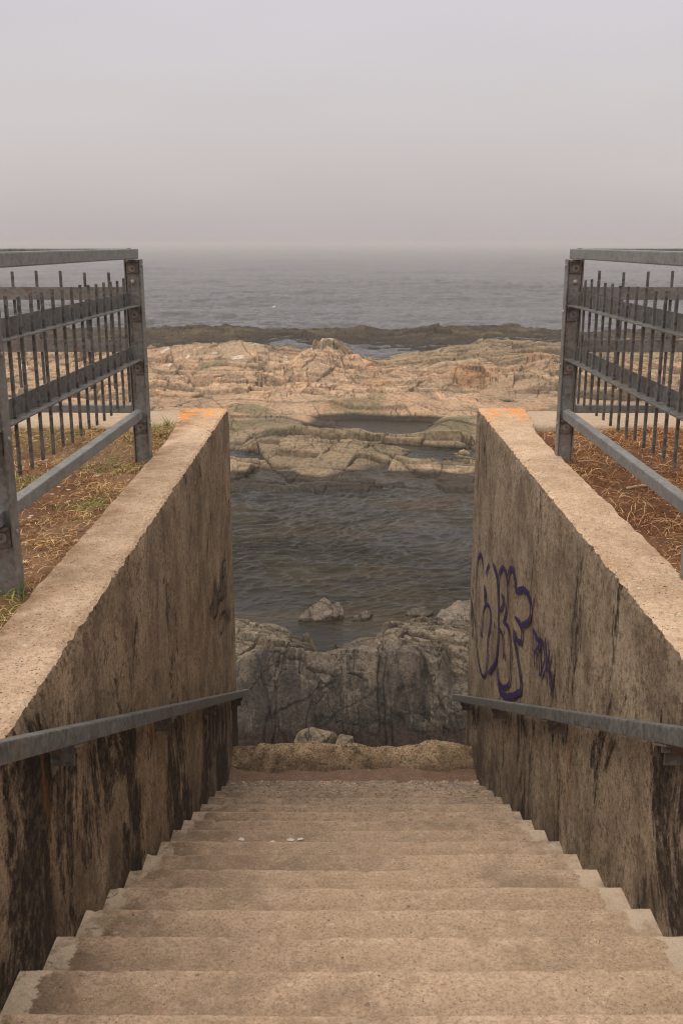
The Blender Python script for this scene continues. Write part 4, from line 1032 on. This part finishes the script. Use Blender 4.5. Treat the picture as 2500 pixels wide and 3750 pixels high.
# ------------------------------------------------------------------ fences
def fence(side, label):
    xf = -1.235 if side < 0 else 1.395
    yc = 6.12
    root = empty('fence', (xf, yc, TOPZ - .03), label, 'fence', 'galvanised bar fences either side of the stairs')
    zt = ZC - .033
    H = lambda h: ZC - h
    o = side                                    # outwards, away from the stairs
    def bx(b, xa, xb, *r, **kw): b.box(min(xa, xb), max(xa, xb), *r, **kw)
    def post(px_, py_, sub=True):
        b = MB()
        bx(b, px_ - .040, px_ + .040, py_ - .024, py_ + .030, TOPZ - .5, zt - .062, bev=.003)
        # flange lips of the channel
        for sx in (-1, 1):
            bx(b, px_ + sx * .041, px_ + sx * .049, py_ - .036, py_ + .040, TOPZ - .5, zt - .060, bev=.002)
        p = b.build('post', MAT_POST, root)
        for i, h in enumerate((.10, .37, .69, 1.055)):
            z1_ = H(h)
            b = MB(); bx(b, px_ - .036, px_ + .036, py_ - .033, py_ - .0245, z1_ - (.085 if i else .075), z1_, bev=.0015)
            bx(b, px_ - .036, px_ + .036, py_ - .075, py_ - .0335, z1_ - .007, z1_ - .0005)
            c = b.build('cleat', MAT_CLEAT, p)
            zc_ = z1_ - .045
            b = MB().cyl((px_, py_ - .035, zc_), (0, 1, 0), .021, .005, 24).cyl((px_, py_ - .039, zc_), (0, 1, 0), .014, .006, 24)
            b.build('washer', MAT_BOLT, p)
            MB().cyl((px_, py_ - .044, zc_), (0, 1, 0), .009, .008, 6).cyl((px_, py_ - .05, zc_), (0, 1, 0), .005, .008, 10).build('bolt', MAT_CLEAT, p)
            MB().dome((px_ - o * .050, py_ + .005, z1_ - .03), (1, 0, 0), .011, .006).build('bolt', MAT_BOLT, p, True)
        MB().dome((px_ + .004 * o, py_ - .026, H(.225)), (0, 1, 0), .016, .010).build('bolt', MAT_BOLT, p, True)
    post(xf, yc); post(xf, yc - 2.40); post(xf, yc - 4.85)
    post(xf + o * 2.40, yc); post(xf + o * 4.80, yc)
    if side < 0: root.rotation_euler = (0, 0, R_(-1.75))
    y_end = yc - 4.9; x_end = xf + o * 4.85
    # top rails
    b = MB(); bx(b, xf - .027, xf + .027, y_end, yc + .032, zt - .058, zt, bev=.006, seg=2); b.build('top_rail', MAT_RAIL, root)
    b = MB(); bx(b, xf + o * .029, x_end, yc - .024, yc + .030, zt - .058, zt + .002, bev=.006, seg=2); b.build('top_rail', MAT_RAIL, root)
    b = MB(); bx(b, xf - .029, xf + .029, yc - .040, yc - .034, zt - .060, zt + .0015); 
    # end cap of the top rail
    b.bm.free()
    MB().cyl((xf, yc - .10, zt + .002), (0, 0, 1), .014, .006, 16).build('bolt', MAT_BOLT, root)
    # bottom rails
    b = MB(); bx(b, xf - .030, xf + .020, y_end, yc - .040, H(1.048), H(.992), bev=.006, seg=2); b.build('bottom_rail', MAT_RAIL, root)
    b = MB(); bx(b, xf + o * .052, x_end, yc - .022, yc + .026, H(1.015), H(.966), bev=.006, seg=2); b.build('bottom_rail', MAT_RAIL, root)
    MB().cyl((xf - .005, yc - .075, H(.992) + .003), (0, 0, 1), .016, .006, 16).build('bolt', MAT_BOLT, root)
    # angle rails: upright leg outside, flange towards the stairs
    for hh in (.362, .682):
        b = MB()
        bx(b, xf + o * .022, xf + o * .028, y_end, yc - .045, H(hh), H(hh - .078))
        bx(b, xf - o * .042, xf + o * .0215, y_end, yc - .045, H(hh) - .0005, H(hh) + .0055)
        b.build('angle_rail', MAT_ANGLE, root)
    for hh in (.330, .642):
        b = MB()
        bx(b, xf + o * .052, x_end, yc - .012, yc - .006, H(hh), H(hh - .075))
        bx(b, xf + o * .052, x_end, yc - .0055, yc + .050, H(hh) - .0005, H(hh) + .0055)
        b.build('angle_rail', MAT_POST, root)
    rnd = random.Random(77 + side)
    y = yc - .135
    while y > y_end + .1:
        if min(abs(y - (yc - 2.4)), abs(y - (yc - 4.85))) > .05:
            j = rnd.uniform(-.006, .006)
            MBb = MB(); bx(MBb, xf - .002, xf + .010, y - .008, y + .008, H(.912) + j, H(.20) + j, bev=.001)
            MBb.build('bar', MAT_BAR, root)
        y -= .146
    x = .155
    while x < 4.7:
        if min(abs(x - 2.4), abs(x - 4.8)) > .05:
            j = rnd.uniform(-.006, .006)
            MBb = MB(); bx(MBb, xf + o * (x - .0075), xf + o * (x + .0075), yc + .008, yc + .020, H(.865) + j, H(.165) + j, bev=.001)
            MBb.build('bar', MAT_BAR, root)
        x += .146
    return root
fence(-1, 'galvanised bar fence on the grassy left bank, turning along the sea wall')
fence(1, 'galvanised bar fence on the dry right bank, turning along the sea wall')

# ------------------------------------------------------------------ grass and dead stems
def strips(name, n_try, xr, yr, dens, length, width, lift, cols, seed, label, nseg=4, mat=MAT_GRASS, lie=.2):
    rng = np.random.default_rng(seed)
    x = rng.uniform(*xr, n_try); y = rng.uniform(*yr, n_try)
    keep = rng.random(n_try) < dens(x, y)
    x, y = x[keep], y[keep]; n = len(x)
    L = rng.uniform(*length, n); w = rng.uniform(*width, n); a = rng.uniform(0, 2 * np.pi, n); up = rng.uniform(*lift, n)
    bend = rng.normal(0, .9, n)
    px, py, pz = x.copy(), y.copy(), gz(x, y) - .004
    V = np.zeros((n, nseg + 1, 2, 3)); ang = up.copy(); aa = a.copy()
    wo_ = rng.uniform(0, 2 * np.pi, n)
    for i in range(nseg + 1):
        ww = w * (1 - .75 * (i / nseg) ** 1.5) * .5
        nx_ = -np.sin(aa) * np.cos(wo_ * .2); ny_ = np.cos(aa) * np.cos(wo_ * .2); nz_ = np.sin(wo_ * .2) * .6
        for s_, q in ((0, -1), (1, 1)):
            V[:, i, s_, 0] = px + q * nx_ * ww; V[:, i, s_, 1] = py + q * ny_ * ww; V[:, i, s_, 2] = pz + q * nz_ * ww
        st = L / nseg
        px = px + np.cos(aa) * np.cos(ang) * st; py = py + np.sin(aa) * np.cos(ang) * st; pz = np.maximum(pz + np.sin(ang) * st, gz(px, py) + .002)
        ang = ang - lie * (1 + rng.random(n)); aa = aa + bend / nseg
    cols = np.array(cols); ci = rng.integers(0, len(cols), n)
    g = dens(x, y)
    cc = cols[ci] * rng.uniform(.65, 1.3, n)[:, None]
    cc = np.repeat(cc, (nseg + 1) * 2, axis=0)
    base = (np.arange(n) * (nseg + 1) * 2)[:, None]
    q = np.array([[2 * i, 2 * i + 1, 2 * i + 3, 2 * i + 2] for i in range(nseg)])
    F = (base[:, :, None] + q[None]).reshape(-1, 4)
    o = from_arrays(name, V.reshape(-1, 3), F, mat, None, cc, sm=True)
    tag(o, label, 'grass', kind='stuff')
def wedge(x): return smooth(-1.12, -1.17, x)
def nearcope(y): return smooth(6.35, 6.9, y)
def d_dryL(x, y): return np.clip((smooth(-.25, .25, fbm(x * 1.6, y * 1.6, 3, 701)) * .55 + nearcope(y) * .4 + .35 * smooth(-1.9, -1.3, x)) * (.25 + .75 * smooth(-.3, .25, fbm(x * 3.1, y * 3.1, 3, 705))) * smooth(-1.13, -1.19, x) * (y < 7.26), 0, 1)
def d_grnL(x, y): return np.clip((smooth(.15, .4, fbm(x * 2.1, y * 2.1, 3, 702)) + nearcope(y) * .45) * smooth(-1.15, -1.21, x) * (y < 7.28), 0, 1)
def d_R(x, y): return np.clip((.35 + .65 * smooth(-.30, .15, fbm(x * 2.8, y * 2.8, 3, 706))) * (.35 + .8 * smooth(-.3, .3, fbm(x * 1.3, y * 1.3, 3, 703))) * smooth(1.36, 1.42, x) * (y < 7.27), 0, 1)
strips('dry_grass', 90000, (-4.2, -1.12), (2.2, 7.28), d_dryL, (.03, .10), (.002, .0045), (.1, 1.0), [(.46, .28, .12), (.34, .17, .065), (.66, .47, .26), (.14, .065, .028)], 1, 'dry straw coloured grass matted over the soil of the left bank', lie=.25)
strips('green_grass', 26000, (-4.2, -1.12), (2.2, 7.28), d_grnL, (.04, .12), (.002, .005), (.5, 1.4), [(.16, .22, .055), (.24, .27, .08), (.10, .15, .04), (.36, .33, .12)], 2, 'green grass tufts growing on the left bank', lie=.28)
strips('dead_stems', 100000, (1.35, 5.0), (2.2, 7.28), d_R, (.04, .18), (.002, .0042), (.0, 1.0), [(.36, .17, .07), (.26, .10, .04), (.62, .40, .20), (.10, .04, .02)], 3, 'tangle of reddish brown dead stems covering the right bank', nseg=5, lie=.3)
def tuft(x0, y0, n, seed, label, hgt=.13):
    rng = np.random.default_rng(seed); V = []; F = []; Cc = []
    for i in range(n):
        x, y = x0 + rng.normal(0, .018), y0 + rng.normal(0, .012); a = rng.uniform(0, 6.28); L = rng.uniform(.5, 1.1) * hgt; up = rng.uniform(.9, 1.5); w = rng.uniform(.0025, .0045)
        p = np.array([x, y, TOPZ - .02]); b = len(V)
        for k in range(5):
            ww = w * (1 - k / 4.6)
            V += [(p[0] - math.sin(a) * ww, p[1] + math.cos(a) * ww, p[2]), (p[0] + math.sin(a) * ww, p[1] - math.cos(a) * ww, p[2])]
            p = p + np.array([math.cos(a) * math.cos(up), math.sin(a) * math.cos(up), math.sin(up)]) * L / 4; up -= .22
        c_ = np.array([(.09, .14, .035), (.16, .19, .06), (.30, .22, .09)][rng.integers(0, 3)]); Cc += [c_] * 10
        for k in range(4): F.append((b + 2 * k, b + 2 * k + 1, b + 2 * k + 3, b + 2 * k + 2))
    o = from_arrays('grass_tuft', np.array(V), np.array(F), MAT_GRASS, None, np.array(Cc), sm=True)
    tag(o, label, 'plant')
tuft(-1.28, 7.25, 26, 5, 'green grass tuft growing where the left stair wall meets the sea wall coping')
tuft(-1.36, 7.12, 14, 6, 'thin dry tuft with reddish tips just left of the green tuft by the wall corner', .10)

# loose stones on the right bank
rock('stone', (2.42, 5.0, 4.20), (.10, .08, .05), 51, (.30, .17, .10), 'flat reddish stone on the right bank behind the fence bars', 'stone', sub=3)
rock('stone', (1.47, 6.62, 4.19), (.05, .04, .025), 52, (.27, .14, .09), 'small red brown stone beside the right wall near the coping', 'stone', sub=3)
def stick(name, pts, r, col, label):
    q = catmull(pts, 8); V = []; F = []; m = 7
    for i, p in enumerate(q):
        t = q[min(i + 1, len(q) - 1)] - q[max(i - 1, 0)]; t = t / np.linalg.norm(t); s_ = np.cross(t, (0, 0, 1)); s_ /= np.linalg.norm(s_); u_ = np.cross(s_, t)
        rr = r * (1 - .5 * i / len(q)) * (1 + .25 * math.sin(i * 1.7))
        for j in range(m): a = 2 * math.pi * j / m; V.append(p + (s_ * math.cos(a) + u_ * math.sin(a)) * rr)
    for i in range(len(q) - 1):
        for j in range(m): F.append((i * m + j, i * m + (j + 1) % m, (i + 1) * m + (j + 1) % m, (i + 1) * m + j))
    o = from_arrays(name, np.array(V), np.array(F), MAT_GRASS, None, np.tile(np.array(col), (len(V), 1)))
    tag(o, label, 'stick')
stick('stick', [(1.56, 5.30, 4.20), (1.66, 5.33, 4.21), (1.76, 5.34, 4.20), (1.86, 5.32, 4.205)], .008, (.42, .29, .19), 'pale bare stick lying on the right bank beside the wall')
stick('stick', [(1.46, 6.0, 4.20), (1.53, 5.95, 4.215), (1.6, 5.94, 4.20)], .006, (.36, .23, .14), 'short curved twig by the foot of the right corner post')

# ------------------------------------------------------------------ birds on the water
def bird(loc, s, col, label):
    bm = bmesh.new()
    v = bmesh.ops.create_uvsphere(bm, u_segments=14, v_segments=10, radius=1)['verts']
    for q in v:
        x, y, z = q.co
        q.co = Vector((x * .5 * s * (1 if x < 0 else .9), y * .22 * s * (1 - .3 * max(0, -x)), z * .2 * s + (.10 * s * max(0, -x) ** 2)))
    v = bmesh.ops.create_uvsphere(bm, u_segments=12, v_segments=8, radius=.12 * s)['verts']
    bmesh.ops.translate(bm, verts=v, vec=(.38 * s, 0, .36 * s))
    v = bmesh.ops.create_cone(bm, cap_ends=True, segments=10, radius1=.13 * s, radius2=.08 * s, depth=.34 * s)['verts']
    bmesh.ops.transform(bm, verts=v, matrix=Matrix.Translation((.33 * s, 0, .2 * s)) @ Matrix.Rotation(.35, 4, 'Y'))
    v = bmesh.ops.create_cone(bm, cap_ends=True, segments=6, radius1=.035 * s, radius2=.005 * s, depth=.16 * s)['verts']
    bmesh.ops.transform(bm, verts=v, matrix=Matrix.Translation((.54 * s, 0, .35 * s)) @ Matrix.Rotation(R_(95), 4, 'Y'))
    me = bpy.data.meshes.new('seabird'); bm.to_mesh(me); bm.free()
    a = me.color_attributes.new('col', 'FLOAT_COLOR', 'POINT')
    for i in range(len(me.vertices)): a.data[i].color = (*col, 1)
    o = add_obj('seabird', me, MAT_GRASS); o.location = loc
    tag(o, label, 'bird')
bird((22.4, 103.5, .06), .30, (.03, .03, .03), 'tiny dark seabird floating on the open sea near the right fence post')
bird((-5.9, 89.5, .06), .28, (.75, .75, .72), 'tiny white seabird floating on the open sea left of centre')

# ------------------------------------------------------------------ sea fog
hz = MB().box(-2600, 2600, -500, 3000, -4, 7.2).build('haze', None)
hm = bpy.data.materials.new('haze'); hm.use_nodes = True; hn = hm.node_tree.nodes; hn.clear()
ho = hn.new('ShaderNodeOutputMaterial'); pv = hn.new('ShaderNodeVolumePrincipled')
pv.inputs['Color'].default_value = (.722, .714, .75, 1); pv.inputs['Density'].default_value = .0014; pv.inputs['Anisotropy'].default_value = 0.0
hm.node_tree.links.new(pv.outputs[0], ho.inputs['Volume'])
hz.data.materials.append(hm); tag(hz, kind='stuff'); hz['label'] = 'pale sea fog over the water'
